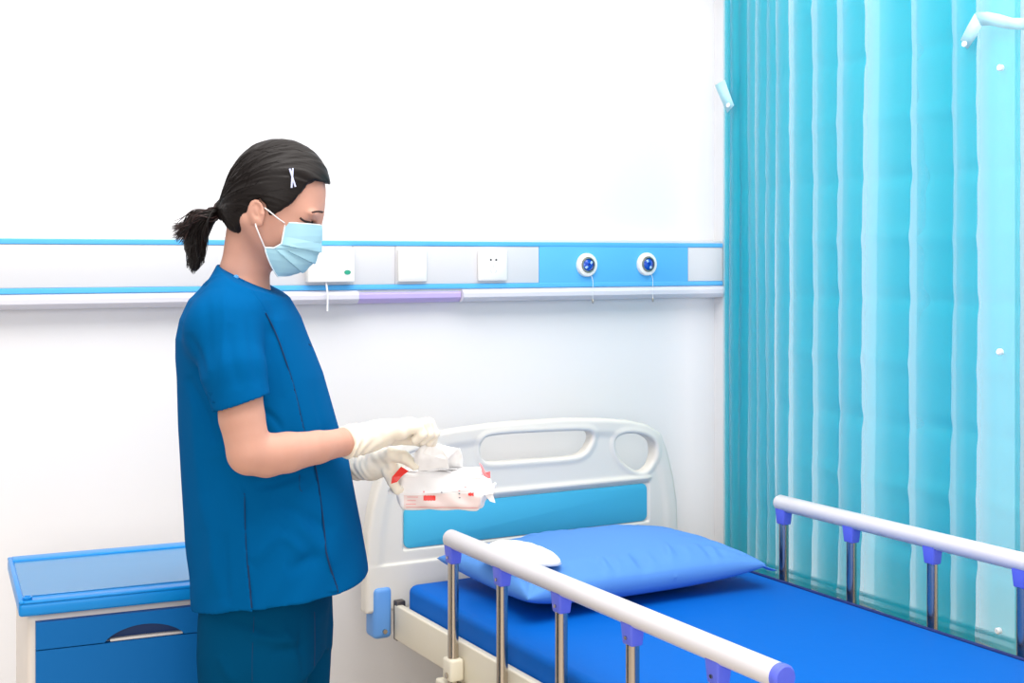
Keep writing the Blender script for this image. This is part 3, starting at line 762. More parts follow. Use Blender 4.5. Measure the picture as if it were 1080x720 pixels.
# hands: chains (points, radii) in pixel+depth
NEAR = dict(
    wrist=(q(374, 464, -.088), .0240),
    palm=[(q(398, 457, -.070), .0215)],
    knuckles=[(q(424, 454, -.084), .0145), (q(430, 451, -.064), .0155), (q(432, 450, -.043), .0155), (q(430, 451, -.022), .0145)],
    fingers=[[(q(428, 453, -.086), .0115), (q(441, 450, -.087), .0098), (q(445, 458, -.086), .0090), (q(438, 464, -.082), .0082)],
             [(q(434, 449.5, -.066), .0118), (q(448, 446.5, -.068), .0102), (q(453, 457, -.067), .0092), (q(446, 464.5, -.064), .0084)],
             [(q(436, 448.5, -.045), .0118), (q(453, 446.5, -.047), .0102), (q(458, 457, -.047), .0092), (q(452, 466, -.046), .0084)],
             [(q(434, 450, -.024), .0112), (q(451, 448, -.028), .0098), (q(459, 457, -.030), .0088), (q(456, 467, -.032), .0080)]],
    thumb=[(q(400, 461, -.045), .0165), (q(418, 461, -.028), .0140), (q(436, 463, -.020), .0110), (q(449, 468, -.024), .0086)])
FAR = dict(
    wrist=(q(380, 490, .060), .0220),
    palm=[(q(393, 491, .035), .0215)],
    knuckles=[(q(414, 494, .000), .0115), (q(418, 489, .022), .0120), (q(420, 487, .044), .0120), (q(417, 488, .064), .0110)],
    fingers=[[(q(409, 498, -.002), .0105), (q(414, 508, -.016), .0090), (q(419, 516, -.012), .0082), (q(427, 517, .004), .0074)],
             [(q(418, 489, .022), .0108), (q(420, 505, .012), .0092), (q(432, 524, .012), .0084), (q(444, 526, .018), .0076)],
             [(q(420, 487, .044), .0106), (q(422, 508, .040), .0092), (q(436, 522, .040), .0084), (q(448, 523, .044), .0076)],
             [(q(417, 488, .064), .0096), (q(420, 506, .066), .0084), (q(432, 519, .066), .0078), (q(442, 520, .066), .0070)]],
    thumb=[(q(396, 482, .020), .0165), (q(412, 479, -.006), .0135), (q(426, 482, -.014), .0112), (q(437, 491, -.014), .0088)])
def build_hand(v, h, shrink=0.0, k=0.006):
    w, rw = h['wrist']; p, rp_ = h['palm'][0]
    v.cone(w, p, rw - shrink, rp_ - shrink, 0.012)
    for kn, rk in h['knuckles']: v.cone(p, kn, rp_ - 0.004 - shrink, rk + 0.001 - shrink, 0.012)
    for a, b in zip(h['knuckles'][:-1], h['knuckles'][1:]): v.cone(a[0], b[0], a[1] - shrink, b[1] - shrink, 0.004)
    for f in h['fingers']:
        t = Vol(v.xs, v.ys, v.zs)
        pts = np.array([a for a, _ in f]); lo = pts.min(0) - .03; hi = pts.max(0) + .03
        for (a, ra), (b, rb) in zip(f[:-1], f[1:]): t.cone(a, b, ra - shrink, rb - shrink, 0.003)
        sl, *_ = t.grid(lo, hi); v.F[sl] = smin(v.F[sl], t.F[sl], 0.0025)
    f = h['thumb']
    for i, ((a, ra), (b, rb)) in enumerate(zip(f[:-1], f[1:])): v.cone(a, b, ra - shrink, rb - shrink, 0.012 if i == 0 else 0.004)

# ---- body (one continuous surface)
zs_ = np.concatenate([ar(0.01, 0.90, 0.008), ar(0.905, 1.34, 0.0036), ar(1.343, 1.66, 0.0021)])
v = Vol(ar(-.17, .37, 0.0028), ar(-.27, .27, 0.0030), zs_)
v.ell(H(.002, 0, .004), (.0865, .074, .092), 0, HRM)                  # skull
v.ell(H(.028, 0, -.045), (.062, .060, .070), .03, HRM)                # face mass
v.ell(H(.058, 0, -.006), (.030, .056, .034), .02, HRM)                # brow / forehead
for s in (-1, 1):
    v.ell(H(.056, s * .036, -.048), (.024, .024, .026), .02, HRM)     # cheekbones
    v.cone(H(-.012, s * .056, -.058), H(.060, s * .022, -.103), .014, .013, .03)   # jaw line
    v.ell(H(.084, s * .033, -.017), (.010, .018, .010), .008, HRM, cut=True)  # eye socket
    v.ell(H(.0735, s * .033, -.019), (.0135, .0150, .0125), .004, HRM)    # closed eyelid
    v.ell(H(.0800, s * .033, .004), (.0085, .024, .0065), .008, HRM)     # brow ridge
v.cone(H(.066, 0, -.100), H(.072, 0, -.102), .016, .016, .02)         # chin
v.cone(H(.085, 0, .004), H(.099, 0, -.036), .0065, .0085, .010)       # nose bridge
v.ell(H(.0975, 0, -.040), (.0120, .0115, .0095), .006, HRM)           # nose tip
for s in (-1, 1): v.ell(H(.088, s * .012, -.043), (.010, .007, .007), .004, HRM)
v.cone(H(.080, -.018, -.070), H(.080, .018, -.070), .0065, .0065, .005)  # lips
# ears
for s in (-1, 1):
    eo = q(270, 224, -.0775); eo[1] *= -s
    ez = np.array([-.12, 0, .99]); ex = np.array([.97, s * .42, .12]); ex /= np.linalg.norm(ex)
    ez = ez - ex * (ez @ ex); ez /= np.linalg.norm(ez); ey = np.cross(ez, ex)
    RM = [ex, ey, ez]
    v.ell(eo, (.0180, .0065, .0245), .003, RM)
    v.ell(eo + ex * .0035 + s * np.array([0, .0065, 0]) + ez * .0035, (.0100, .0062, .0155), .002, RM, cut=True)
    v.ell(eo + ex * .003 - ez * .0185 + s * np.array([0, .001, 0]), (.0085, .005, .0085), .003, RM)
    v.ell(eo + ex * .001 + ez * .003 + s * np.array([0, .0012, 0]), (.0045, .0035, .0100), .002, RM)
    v.ell(eo + ex * .0125 - ez * .004, (.0045, .004, .006), .003, RM)
# neck and trunk
v.cone(q(264, 236), q(257.5, 290), .0415, .0430, .018)
v.cone(q(257, 290), q(256, 322), .0435, .058, .012)
for s in (-1, 1): v.cone(q(254, 318, s * .04), q(244, 340, s * .130), .034, .038, .02)
tz = [(330, 210, 300, .11), (350, 207, 310, .135), (400, 209, 322, .135), (450, 213, 325, .13), (500, 216, 325, .135), (560, 218, 330, .145), (620, 222, 332, .150), (650, 225, 332, .150), (675, 227, 328, .145)]
zz = [q(0, y)[2] for y, *_ in tz][::-1]; cx_ = [(q(a, 0)[0] + q(b, 0)[0]) / 2 for _, a, b, _ in tz][::-1]; aa = [(q(b, 0)[0] - q(a, 0)[0]) / 2 for _, a, b, _ in tz][::-1]; bb = [w for *_, w in tz][::-1]
v.add(f_stack(zz, cx_, aa, bb), k=.04)
LEG = {}
for s in (-1, 1):
    off = 0.004 if s < 0 else 0.02
    Lc = [(np.array([.0 + off, s * .080, .70]), .066), (np.array([.0 + off, s * .086, .50]), .058), (np.array([.0 + off, s * .09, .44]), .056), (np.array([-.02 + off, s * .09, .30]), .054), (np.array([-.03 + off, s * .09, .09]), .036)]
    LEG[s] = Lc
    for (a, ra), (b, rb) in zip(Lc[:-1], Lc[1:]): v.cone(a, b, ra, rb, .012)
    v.cone(np.array([-.035 + off, s * .09, .05]), np.array([.10 + off, s * .095, .035]), .032, .022, .02)
build_arms(v)
build_hand(v, NEAR, 0.0030); build_hand(v, FAR, 0.0030)
body = net_obj('body', v, M['skin'], person, 2)

# ---- gloves
def glove(h, chain, cuffdir, seed):
    pts = np.array([h['wrist'][0]] + [h['palm'][0][0]] + [p for f in h['fingers'] for p, _ in f] + [p for p, _ in h['thumb']] + [c[0] for c in chain])
    lo = pts.min(0) - .04; hi = pts.max(0) + .03
    g = Vol(ar(lo[0], hi[0], .00125), ar(lo[1], hi[1], .00125), ar(lo[2], hi[2], .00125))
    build_hand(g, h, 0.0)
    for (a, ra), (b, rb) in zip(chain[:-1], chain[1:]): g.cone(a, b, ra, rb, 0.010)
    # cut the cuff open at the wrist end
    c0, c1 = chain[0][0], chain[1][0]; dr = (c1 - c0) / np.linalg.norm(c1 - c0)
    g.cut(lambda X, Y, Z: ((X - c0[0]) * dr[0] + (Y - c0[1]) * dr[1] + (Z - c0[2]) * dr[2]))
    def disp(V, N):
        s = (V - c0) @ dr; w = np.exp(-(s / .05) ** 2)
        ph = s * 330 + 3.0 * np.sin(V[:, 2] * 90 + seed) + 2.2 * np.sin(V[:, 0] * 70)
        ph2 = V[:, 0] * 230 + V[:, 2] * 190 + 3 * np.sin(V[:, 1] * 80 + seed)
        return 0.0012 * np.sin(ph) * w + 0.0004 * np.sin(ph2) * (1 - w)+ 0.0022 * np.exp(-((s - .002) / .0025) ** 2)
    return net_obj('glove', g, M['glove'], person, 2, disp)
glove(NEAR, [(q(364.5, 466, -.100), .0262), (q(372, 464.5, -.088), .0262), (q(386, 462.5, -.08), .0235), (q(402, 459, -.074), .0200)], 1, 1.0)
glove(FAR, [(q(369, 490, .072), .0255), (q(378, 490, .060), .0262), (q(390, 491, .042), .0240), (q(402, 491, .025), .0190)], 1, 4.0)

# ---- scrub top
NEARD = -.185
def near_disp(V, d=NEARD):           # project her points to image pixels
    z = PD + V[:, 1]; px = 540 + (V[:, 0] - (540 - 280) / FPX * PD) * FPX / z; py = HY + (CAMH - V[:, 2]) * FPX / z
    return px, py
def creases_fn(lst, near_only=True):
    def f(V, N):
        px, py = near_disp(V); out = np.zeros(len(V))
        for (x1, y1, x2, y2, w, amp) in lst:
            L_ = math.hypot(x2 - x1, y2 - y1); tx, ty = (x2 - x1) / L_, (y2 - y1) / L_
            s = ((px - x1) * tx + (py - y1) * ty) / L_; dn = -(px - x1) * ty + (py - y1) * tx
            dn = dn + 2.0 * np.sin(s * 4 + x1)
            e = np.exp(-(dn / w) ** 2) * np.clip(1 - np.abs(2 * s - 1) ** 3, 0, 1) * ((s > 0) & (s < 1))
            out += amp * e
        if near_only: out = out * np.clip(-N[:, 1] * 2.5, 0, 1)
        return out
    return f
def step_curve(V, N, pts, amp, width):
    """raised lap ending sharply on a curve (seam)"""
    px, py = near_disp(V); pts = np.array(pts, float); ys = pts[:, 1]
    xc = np.interp(py, ys, pts[:, 0]); dn = px - xc
    inr = (py > ys[0]) & (py < ys[-1])
    fade = np.clip((py - ys[0]) / 18, 0, 1)
    r = np.where((dn <= 0) & (dn > -width), (1 + dn / width) ** 1.5, 0)
    g = -0.5 * np.exp(-(dn - 1.0) ** 2 / 1.2)
    return amp * (r + g) * inr * fade * np.clip(-N[:, 1] * 4, 0, 1)

tt = [(300, 217, 291, .085), (315, 203.5, 304, .145), (335, 195, 315, .172), (355, 191, 322.5, .180), (375, 190.5, 331, .178), (395, 191.5, 339, .174), (450, 192.5, 355, .172), (490, 195, 367, .176), (559, 200, 380.5, .188), (619, 206, 389, .198), (660, 209, 393, .202)]
SX = [(a + b) / 2 for _, a, b, _ in tt]
zz = [q(0, y)[2] for y, *_ in tt][::-1]; cx_ = [(q(a, 0)[0] + q(b, 0)[0]) / 2 for _, a, b, _ in tt][::-1]; aa = [(q(b, 0)[0] - q(a, 0)[0]) / 2 for _, a, b, _ in tt][::-1]; bb = [w for *_, w in tt][::-1]
v = Vol(ar(-.20, .25, .0026), ar(-.30, .30, .0028), ar(.735, 1.41, .0028))
v.add(f_stack(zz, cx_, aa, bb, n=2.15), k=0)
for s in (-1, 1):
    v.cone(q(253, 300, s * .040), q(242, 330, s * .128), .050, .052, .03)   # shoulder yoke
    v.cone(q(242, 330, s * .128), q(233, 350, s * .162), .052, .060, .03)
v.cone(q(259, 278), q(256, 306), .0475, .062, .02)                       # collar stand
# sleeves
SLV = {}
for s in (-1, 1):
    sv = Vol(v.xs, v.ys, v.zs)
    sv.cone(q(236, 345, s * .160), q(246, 390, s * .197), .063, .054, .01)
    sv.cone(q(246, 390, s * .197), q(256, 432, s * .212), .054, .049, .01)
    if s < 0: a0, a1 = q(226.5, 434.5, -.212), q(281, 416.5, -.212)
    else: a0, a1 = q(226.5, 434.5, -.212) * np.array([1, -1, 1]), q(281, 416.5, -.212) * np.array([1, -1, 1])
    ed = a1 - a0; nn = np.array([ed[2], 0, -ed[0]]); nn /= np.linalg.norm(nn)     # plane normal pointing down
    if nn[2] > 0: nn = -nn
    sv.F = np.maximum(sv.F, ((v.xs[:, None, None] - a0[0]) * nn[0] + (v.zs[None, None, :] - a0[2]) * nn[2]).astype(np.float32))
    # hollow the opening
    axis_a = q(246, 390, s * .197); axis_b = q(260, 450, s * .214)
    sv.cone(axis_a, axis_b, .0500, .0455, 0.0, cut=True)
    v.F = smin(v.F, sv.F, .012)
# neckline
c0 = q(232, 279.5); c1 = q(297, 311); nx, nz = -(c1[2] - c0[2]), (c1[0] - c0[0]); nl = math.hypot(nx, nz); nx /= nl; nz /= nl
pl_ = lambda X, Y, Z: -((X - c0[0]) * nx + (Z - c0[2]) * nz) - 0.10 * np.maximum(0, .075 - np.abs(Y)) * 0
v.cut(lambda X, Y, Z: pl_(X, Y, Z) + 0 * Y, k=0.0)
v.cone(q(264, 236), q(258, 288), .0445, .0455, 0.0, cut=True)
v.cone(q(258, 288), q(259, 303), .0455, .043, 0.0, cut=True)
# hem: slightly lower at the back, with an open underside
def hem(X, Y, Z):
    xk = [q(200, 0)[0], q(265, 0)[0], q(303, 0)[0], q(355, 0)[0], q(395, 0)[0]]
    zh = np.interp(X, xk, [q(0, 637)[2] + .004, .800, .808, .815, q(0, 606)[2]])
    return Z - zh
v.cut(lambda X, Y, Z: hem(X, Y, Z) + 0 * Y)
inner = f_stack(zz, cx_, [a - .009 for a in aa], [b - .009 for b in bb], n=2.15)
v.cut(lambda X, Y, Z: np.maximum(inner(X, Y, Z), Z - .93), k=0.0)
cr = creases_fn([(352, 440, 322, 520, 6, -.003), (230, 480, 262, 560, 10, -.0035), (200, 395, 226, 470, 5, -.004), (205, 400, 214, 560, 7, .003), (290, 330, 300, 420, 5, .0015),
                 (276, 430, 300, 456, 4, -.002), (268, 512, 330, 500, 5, -.004), (285, 525, 355, 560, 8, -.003), (262, 590, 300, 560, 9, .003), (312, 540, 350, 600, 7, .002), (215, 520, 235, 630, 9, .0035), (235, 560, 240, 640, 6, -.003),
                 (300, 600, 345, 585, 8, -.0025), (300, 560, 320, 590, 6, .002), (368, 520, 384, 590, 6, -.002), (330, 400, 346, 470, 4, -.0015),
                 (200, 350, 214, 400, 5, -.003), (238, 300, 232, 420, 5, .0022), (262, 330, 270, 410, 4, -.0015), (215, 310, 225, 390, 6, -.0018), (242, 340, 250, 412, 6, -.0018)])
seam = [(262, 300), (268, 312), (279, 330), (290, 352), (300, 380), (308, 405), (314, 430), (319, 452), (324, 475), (331, 490), (336, 520), (341, 560), (343, 583), (349, 603), (355.5, 624)]
side = [(250, 505), (257, 520), (258, 560), (260.5, 600), (264, 625), (266, 646)]
slv_front = [(268, 318), (271, 335), (273.5, 352), (275, 370)]
def disp_top(V, N):
    d = 1.5 * cr(V, N) + step_curve(V, N, seam, .0045, 14) + step_curve(V, N, side, .0028, 12)
    px, py = near_disp(V)
    d += 0.0010 * np.sin(px * .16 + py * .05 + 2 * np.sin(py * .03)) * np.clip((py - 430) / 120, 0, 1)
    # turned hem stitch line
    return d
top_o = net_obj('scrub_top', v, M['scrub'], person, 1, disp_top)

# ray helper: drop pixel curves on the near surface of a mesh
from mathutils.bvhtree import BVHTree
def bvh_of(o): return BVHTree.FromPolygons([p.co for p in o.data.vertices], [tuple(p.vertices) for p in o.data.polygons])
camL = Vector(q(540, 272, -PD)); 
def hit(bv, px, py, lift=0.0):
    p = Vector(q(px, py, 0.0)); dr = (p - camL).normalized(); h, n, i, ds = bv.ray_cast(camL, dr)
    return (h - dr * lift) if h is not None else None
def surf_line(name, bv, pxs, rad, m, parent, lift=0.0006, k=8, n=6, flat=1.0):
    P = [(a[0], a[1], 0) for a in pxs]; P = smooth_path(P, k); out = []
    for p_ in P:
        h = hit(bv, p_.x, p_.y, lift)
        if h is not None and (not out or (h - out[-1]).length < 0.03): out.append(h)
    for _ in range(4): out = [out[0]] + [(out[i - 1] + out[i] * 2 + out[i + 1]) / 4 for i in range(1, len(out) - 1)] + [out[-1]]
    return tube(name, out, rad, m, parent, n, flat=flat)
bt = bvh_of(top_o)
surf_line('seam_line', bt, [(x + 1.2, y) for x, y in seam[2:]], .0012, M['thread'], top_o, 0.0016)
surf_line('seam_line', bt, [(x + 0.8, y) for x, y in side[1:5]], .0007, M['thread'], top_o, 0.0005)
surf_line('slit_edge', bt, [(261.5, 596), (264, 625), (265.5, 641)], .0014, M['thread'], top_o, 0.0003)
surf_line('slit_edge', bt, [(344, 582), (349.5, 603), (355.5, 619)], .0016, M['thread'], top_o, 0.0003)
surf_line('pocket_edge', bt, [(316, 500), (316, 515), (319, 518)], .0005, M['thread'], top_o, 0.0001)
surf_line('pocket_edge', bt, [(325.5, 363), (328, 365)], .0014, M['thread'], top_o, 0.0001)
# neckband fastening at the shoulder
h0 = hit(bt, 249.0, 292.5, 0.002)
if h0 is not None:
    o = lathe('collar_snap', [(0.0001, .0035), (.0042, .003), (.005, .001), (.005, 0)], h0, (-0.1, -1, .3), M['snap'], top_o, 16)
surf_line('collar_band', bt, [(240.5, 287.5), (248, 291.5), (257, 297)], .0016, M['scrub'], top_o, 0.001)

# ---- trousers
v = Vol(ar(-.17, .19, .0032), ar(-.23, .23, .0034), ar(.09, .90, .0045))
tb = [(570, 222, 335, .150), (600, 220, 340, .158), (640, 217, 346, .168), (665, 219, 343.5, .174), (690, 222, 342, .176)]
zz2 = [q(0, y)[2] for y, *_ in tb][::-1]; cx2 = [(q(a, 0)[0] + q(b, 0)[0]) / 2 for _, a, b, _ in tb][::-1]; aa2 = [(q(b, 0)[0] - q(a, 0)[0]) / 2 for _, a, b, _ in tb][::-1]; bb2 = [w for *_, w in tb][::-1]
v.add(f_stack(zz2, cx2, aa2, bb2, n=2.2), k=0)
for s in (-1, 1):
    o_ = -.004 if s < 0 else .014
    zl = [.095, .20, .45, .62, .70, .80]; cl_ = [-.022 + o_, -.016 + o_, -.004 + o_, .0 + o_, .0 + o_, .0 + o_]
    v.add(f_stack(zl, cl_, [.078, .078, .086, .092, .096, .088], [.072, .074, .080, .086, .085, .072], cy=[s * .092] * 6, n=2.1), k=.025)
    v.cut(f_cone(np.array([-.022 + o_, s * .092, .05]), np.array([-.022 + o_, s * .092, .2]), .070, .068), k=0)
crt = creases_fn([(240, 655, 300, 668, 5, -.004), (262, 668, 318, 680, 6, .004), (285, 690, 325, 676, 6, -.004), (228, 690, 250, 720, 6, .003), (270, 640, 262, 720, 6, .003), (300, 655, 318, 720, 6, .003), (316, 650, 322, 720, 4, -.003)])
def disp_tr(V, N):
    return crt(V, N) + .0022 * np.sin(V[:, 2] * 32 + 5 * V[:, 0] * 9 + np.sin(V[:, 2] * 11)) * np.clip((.55 - V[:, 2]) / .3, 0, 1) 
trs = net_obj('scrub_trousers', v, M['trouser'], person, 1, disp_tr)
btr = bvh_of(trs)
surf_line('seam_line', btr, [(331.5, 645), (332, 680), (330.5, 719)], .0012, M['thread'], trs, 0.0008)
surf_line('seam_line', btr, [(268, 650), (266, 690), (266, 719)], .0005, M['thread'], trs, 0.0001)

# ---- shoes
for s in (-1, 1):
    o_ = 0.0 if s < 0 else .016
    sv = Vol(ar(-.12, .19, .003), ar(s * .092 - .06, s * .092 + .06, .003), ar(-.005, .12, .003))
    sv.cone([-.045 + o_, s * .092, .045], [-.03 + o_, s * .092, .07], .040, .040, 0)
    sv.cone([-.03 + o_, s * .092, .045], [.105 + o_, s * .098, .032], .043, .034, .02)
    sv.cut(lambda X, Y, Z: Z + 0 * X + 0 * Y)
    net_obj('shoe', sv, M['shoe'], person, 1)

# ---- hair
v = Vol(ar(-.13, .14, .0019), ar(-.10, .10, .0021), ar(1.43, 1.64, .0019))
v.ell(H(.001, 0, .007), (.0950, .0835, .1010), 0, HRM)
v.ell(q(266, 214), (.042, .060, .050), .03)                            # back of the head
v.ell(q(254, 223), (.026, .044, .030), .03)
v.cone(q(245, 222), q(233, 221.5), .028, .014, .02)                     # gathers to the tie
v.ell(q(256, 232), (.030, .056, .034), .02)
dN = -.074
side_poly = [q(225, 140), q(290, 138), q(345, 150), q(358, 185), q(354, 196), q(343, 193), q(333, 190, -.03), q(322, 194, dN), q(317, 203, dN), q(308, 213, dN), q(297, 221, dN), q(289, 226, dN), q(283, 228, dN), q(281, 216, dN), q(275, 209, dN), q(267, 211, dN), q(263, 217, dN), q(262, 228, dN), q(259, 239, dN), q(251, 246, dN), q(244, 244, -.03), q(237, 233, 0), q(222, 232, 0)]
sp = [(p[0], p[2]) for p in side_poly]
X2, Z2 = v.xs[:, None], v.zs[None, :]
dp = f_poly2(sp, X2, Z2)[:, None, :]
v.F = (-smin(-v.F, -dp + 0 * v.ys[None, :, None], 0.003)).astype(np.float32)
tie = q(231.5, 221.5)
def disp_hair(V, N):
    r = V - tie; rn = np.linalg.norm(r, axis=1) + 1e-6
    a = np.arctan2(r[:, 2], r[:, 0]); b = np.arcsin(np.clip(r[:, 1] / rn, -1, 1))
    c = a * 1.0 + 0.6 * b
    d = .0012 * (n1d(c * 22 + b * 6, 1) - .5) + .0008 * (n1d(c * 52 - b * 10, 2) - .5) + .0005 * (n1d(c * 120 + b * 25, 3) - .5)
    d += .0030 * (n1d(c * 7 + b * 4, 5) - .5) * np.clip(rn / .12, 0, 1)
    return d
hair = net_obj('hair', v, M['hair'], person, 1, disp_hair)
bh = bvh_of(hair)
# loose strands laid over the cap
strands = []
for i in range(190):
    a = -0.35 + 2.0 * rng.rand(); b = (rng.rand() - .5) * 2.3
    P = []
    L0 = .10 + .11 * rng.rand(); s0 = .02 + .05 * rng.rand()
    for t in np.linspace(s0, s0 + L0, 12):
        # direction from the tie, arcing over the skull
        d = Vector((math.cos(a) * math.cos(b), math.sin(b), math.sin(a) * math.cos(b)))
        p = Vector(tie) + Vector((t, 0, 0)) ; 
        pp_ = Vector(tie) + d * t
        n, nn_, ii, ds = bh.find_nearest(pp_)
        if n is not None: P.append(n + nn_ * (-.0001 + .0003 * rng.rand()))
    ok = len(P) > 8 and all((P[j + 1] - P[j]).length < .03 for j in range(len(P) - 1))
    if ok: strands.append((P, [.0002] + [.00045] * (len(P) - 2) + [.0001]))
if strands: multi_tube('hair_strands', strands, M['hair'], hair, 5)
# ponytail
curves, curves2 = [], []
tips_c = [(179, 238), (181, 248), (190, 255), (198, 270), (200, 288), (205, 292), (209, 285), (214, 270), (216, 284)]
for i in range(560):
    w = rng.rand()
    # tail spreads: upper tuft flares back, the mass hangs down
    if w < 0.34:
        tx = 180 + 14 * rng.rand(); ty = 234 + 18 * rng.rand() + (tx - 180) * .6
        mx, my = 205 + 5 * rng.randn() * .4, 229 + 5 * rng.randn() * .6
    else:
        tx = 196 + 20 * rng.rand(); ty = 290 - abs(tx - 204) * 1.1 - 22 * rng.rand() ** 2
        mx, my = 209 + 7 * rng.randn() * .5 + (tx - 206) * .5, 243 + 4 * rng.randn()
    dd = .016 * rng.randn(); dm = .014 * rng.randn()
    s0 = q(233 + 2.2 * rng.randn() * .5, 221.5 + 3.4 * rng.randn() * .6, .008 * rng.randn() * .6)
    P = smooth_path([Vector(s0), Vector(q(224 + .8 * rng.randn(), 225 + 2.5 * rng.randn(), dm * .7)), Vector(q(mx, my, dm)), Vector(q((mx + tx) / 2 + 1.5 * rng.randn(), (my + ty) / 2 + 1.5, (dm + dd) / 2)), Vector(q(tx, ty, dd))], 4)
    n_ = len(P); rad = [.0011 * (1 - .85 * (j / (n_ - 1)) ** 3) for j in range(n_)]
    (curves2 if w < .2 else curves).append((P, rad))
core = Vol(ar(-.20, -.07, .0018), ar(-.05, .05, .0018), ar(1.34, 1.51, .0018))
core.cone(q(232, 221.5), q(224, 226), .0075, .0115, .006); core.cone(q(224, 226), q(211, 238), .0115, .0190, .008); core.cone(q(211, 238), q(206, 258), .0190, .0185, .01); core.cone(q(206, 258), q(205.5, 280), .0185, .0100, .01)
core.cone(q(224, 226), q(194, 240), .0095, .0105, .008)
def disp_tail(V, N):
    r = V - tie; a = np.arctan2(r[:, 2], r[:, 0]); return .0016 * (n1d(a * 40 + V[:, 1] * 260, 1) - .5) + .0012 * (n1d(a * 90 + V[:, 1] * 500, 4) - .5)
net_obj('ponytail_core', core, M['hair'], hair, 1, disp_tail)
pt = multi_tube('ponytail', curves, M['hair'], hair, 5)
multi_tube('ponytail_tips', curves2, M['hair2'], hair, 5)
ringp = [Vector(tie) + Vector((-.004, 0, 0)) + Vector((.25 * math.cos(t) * .011, .011 * math.cos(t + 0) , .0125 * math.sin(t))) for t in np.linspace(0, 2 * PI, 26)]
tube('hair_tie', ringp, .0022, M['hair2'], hair, 8)
# crossed hair pins
pin = empty('hair_pin'); pin.parent = hair
for (x0, y0, x1, y1) in ((305.5, 178, 311.5, 197), (308.8, 177.5, 307.5, 198)):
    pts_ = [hit(bh, x0 + (x1 - x0) * t, y0 + (y1 - y0) * t, .0022) for t in np.linspace(0, 1, 7)]
    pts_ = [p for p in pts_ if p is not None]
    if len(pts_) > 3: tube('pin', pts_, .0017, M['clip'], pin, 8)

# ---- brow, lashes
bb_ = bvh_of(body)
brows = []
for i in range(26):
    t = i / 25; x = 329 + 12.5 * t; y = 224.0 - 2.2 * math.sin(t * 2.4) + 2.0 * t
    h = hit(bb_, x, y, .0004); h2 = hit(bb_, x + 1.9, y - 1.0 + .8 * t, .0005)
    if h and h2 and (h - h2).length < .012: brows.append(([h, h2], [.0017, .0006]))
if brows: multi_tube('eyebrow', brows, M['brow'], body)
ey = [hit(bb_, x, y, .0004) for x, y in ((316.5, 229.6), (319, 231.8), (322, 233.3), (325.5, 234.2), (329.5, 234.2))]
ey = [p for p in ey if p]
if len(ey) > 3: tube('eyelashes', smooth_path(ey, 4), .0020, M['lash'], body, 6)

# ---- mask
rows = [  # near-edge pixel, edge half width, centre-line pixel
    ((301, 234.5), .064, (338.6, 237.5)), ((300, 241), .065, (339.3, 243)), ((298.5, 249), .066, (339.4, 249)), ((297, 257), .066, (338.8, 255)),
    ((289, 261.5), .067, (337.6, 261)), ((279.5, 261), .067, (336, 266.5)), ((280.5, 266), .066, (333, 272.5)), ((283, 273), .063, (328.5, 279)),
    ((286, 280), .058, (322, 284)), ((289.5, 286.5), .052, (314, 288)), ((293, 291.5), .044, (305, 290.5))]
NR = len(rows)
def mask_point(t, s):                # t 0..NR-1, s -1..1
    i = min(int(t), NR - 2); f = t - i
    (e0, w0, c0_), (e1, w1, c1_) = rows[i], rows[i + 1]
    W = w0 + (w1 - w0) * f
    ex_ = (e0[0] * (1 - f) + e1[0] * f, e0[1] * (1 - f) + e1[1] * f); cc = (c0_[0] * (1 - f) + c1_[0] * f, c0_[1] * (1 - f) + c1_[1] * f)
    E = q(ex_[0], ex_[1], -W); Cn = q(cc[0], cc[1], 0.0)
    ph = s * PI / 2; cs_, sn = abs(math.cos(ph)) ** 0.92, abs(math.sin(ph)) ** 0.95
    return np.array([E[0] + (Cn[0] - E[0]) * cs_, math.copysign(W * sn, s), E[2] + (Cn[2] - E[2]) * cs_])
NT, NS = 150, 120
V = np.array([[mask_point((NR - 1) * i / NT, -1 + 2 * j / NS) for j in range(NS + 1)] for i in range(NT + 1)])
cenm = q(300, 255)
Vf = V.reshape(-1, 3).copy(); Vp = Vf.copy(); Vp[:, 1] = -np.abs(Vp[:, 1]); mpx, mpy = near_disp(Vp)
dm_ = np.zeros(len(Vf))
for (x1, y1, x2, y2, amp, wd) in ((295, 257.5, 341, 266.5, .0042, 9), (299, 262, 333, 278.5, .0040, 8), (290, 262, 319, 287, .0036, 8), (270, 281, 305, 300, .0, 6)):
    L_ = math.hypot(x2 - x1, y2 - y1); tx, ty = (x2 - x1) / L_, (y2 - y1) / L_
    sl_ = ((mpx - x1) * tx + (mpy - y1) * ty) / L_; dn_ = -(mpx - x1) * ty + (mpy - y1) * tx     # >0 below the line
    dm_ += amp * np.where((dn_ <= 0) & (dn_ > -wd), 1 + dn_ / wd, 0) * np.clip(sl_ * 5, 0, 1) * (sl_ < 1.15)
nr_ = Vf - cenm; nr_ /= np.linalg.norm(nr_, axis=1)[:, None]
V = (Vf + nr_ * dm_[:, None]).reshape(V.shape)
Vl = [tuple(p) for p in V.reshape(-1, 3)]
F = [(i * (NS + 1) + j, i * (NS + 1) + j + 1, (i + 1) * (NS + 1) + j + 1, (i + 1) * (NS + 1) + j) for i in range(NT) for j in range(NS)]
mk = pymesh('face_mask', Vl, F, M['mask'], person, True, 38)
md = mk.modifiers.new('s', 'SOLIDIFY'); md.thickness = .0014; md.offset = 0
bmk = BVHTree.FromPolygons(Vl, F)
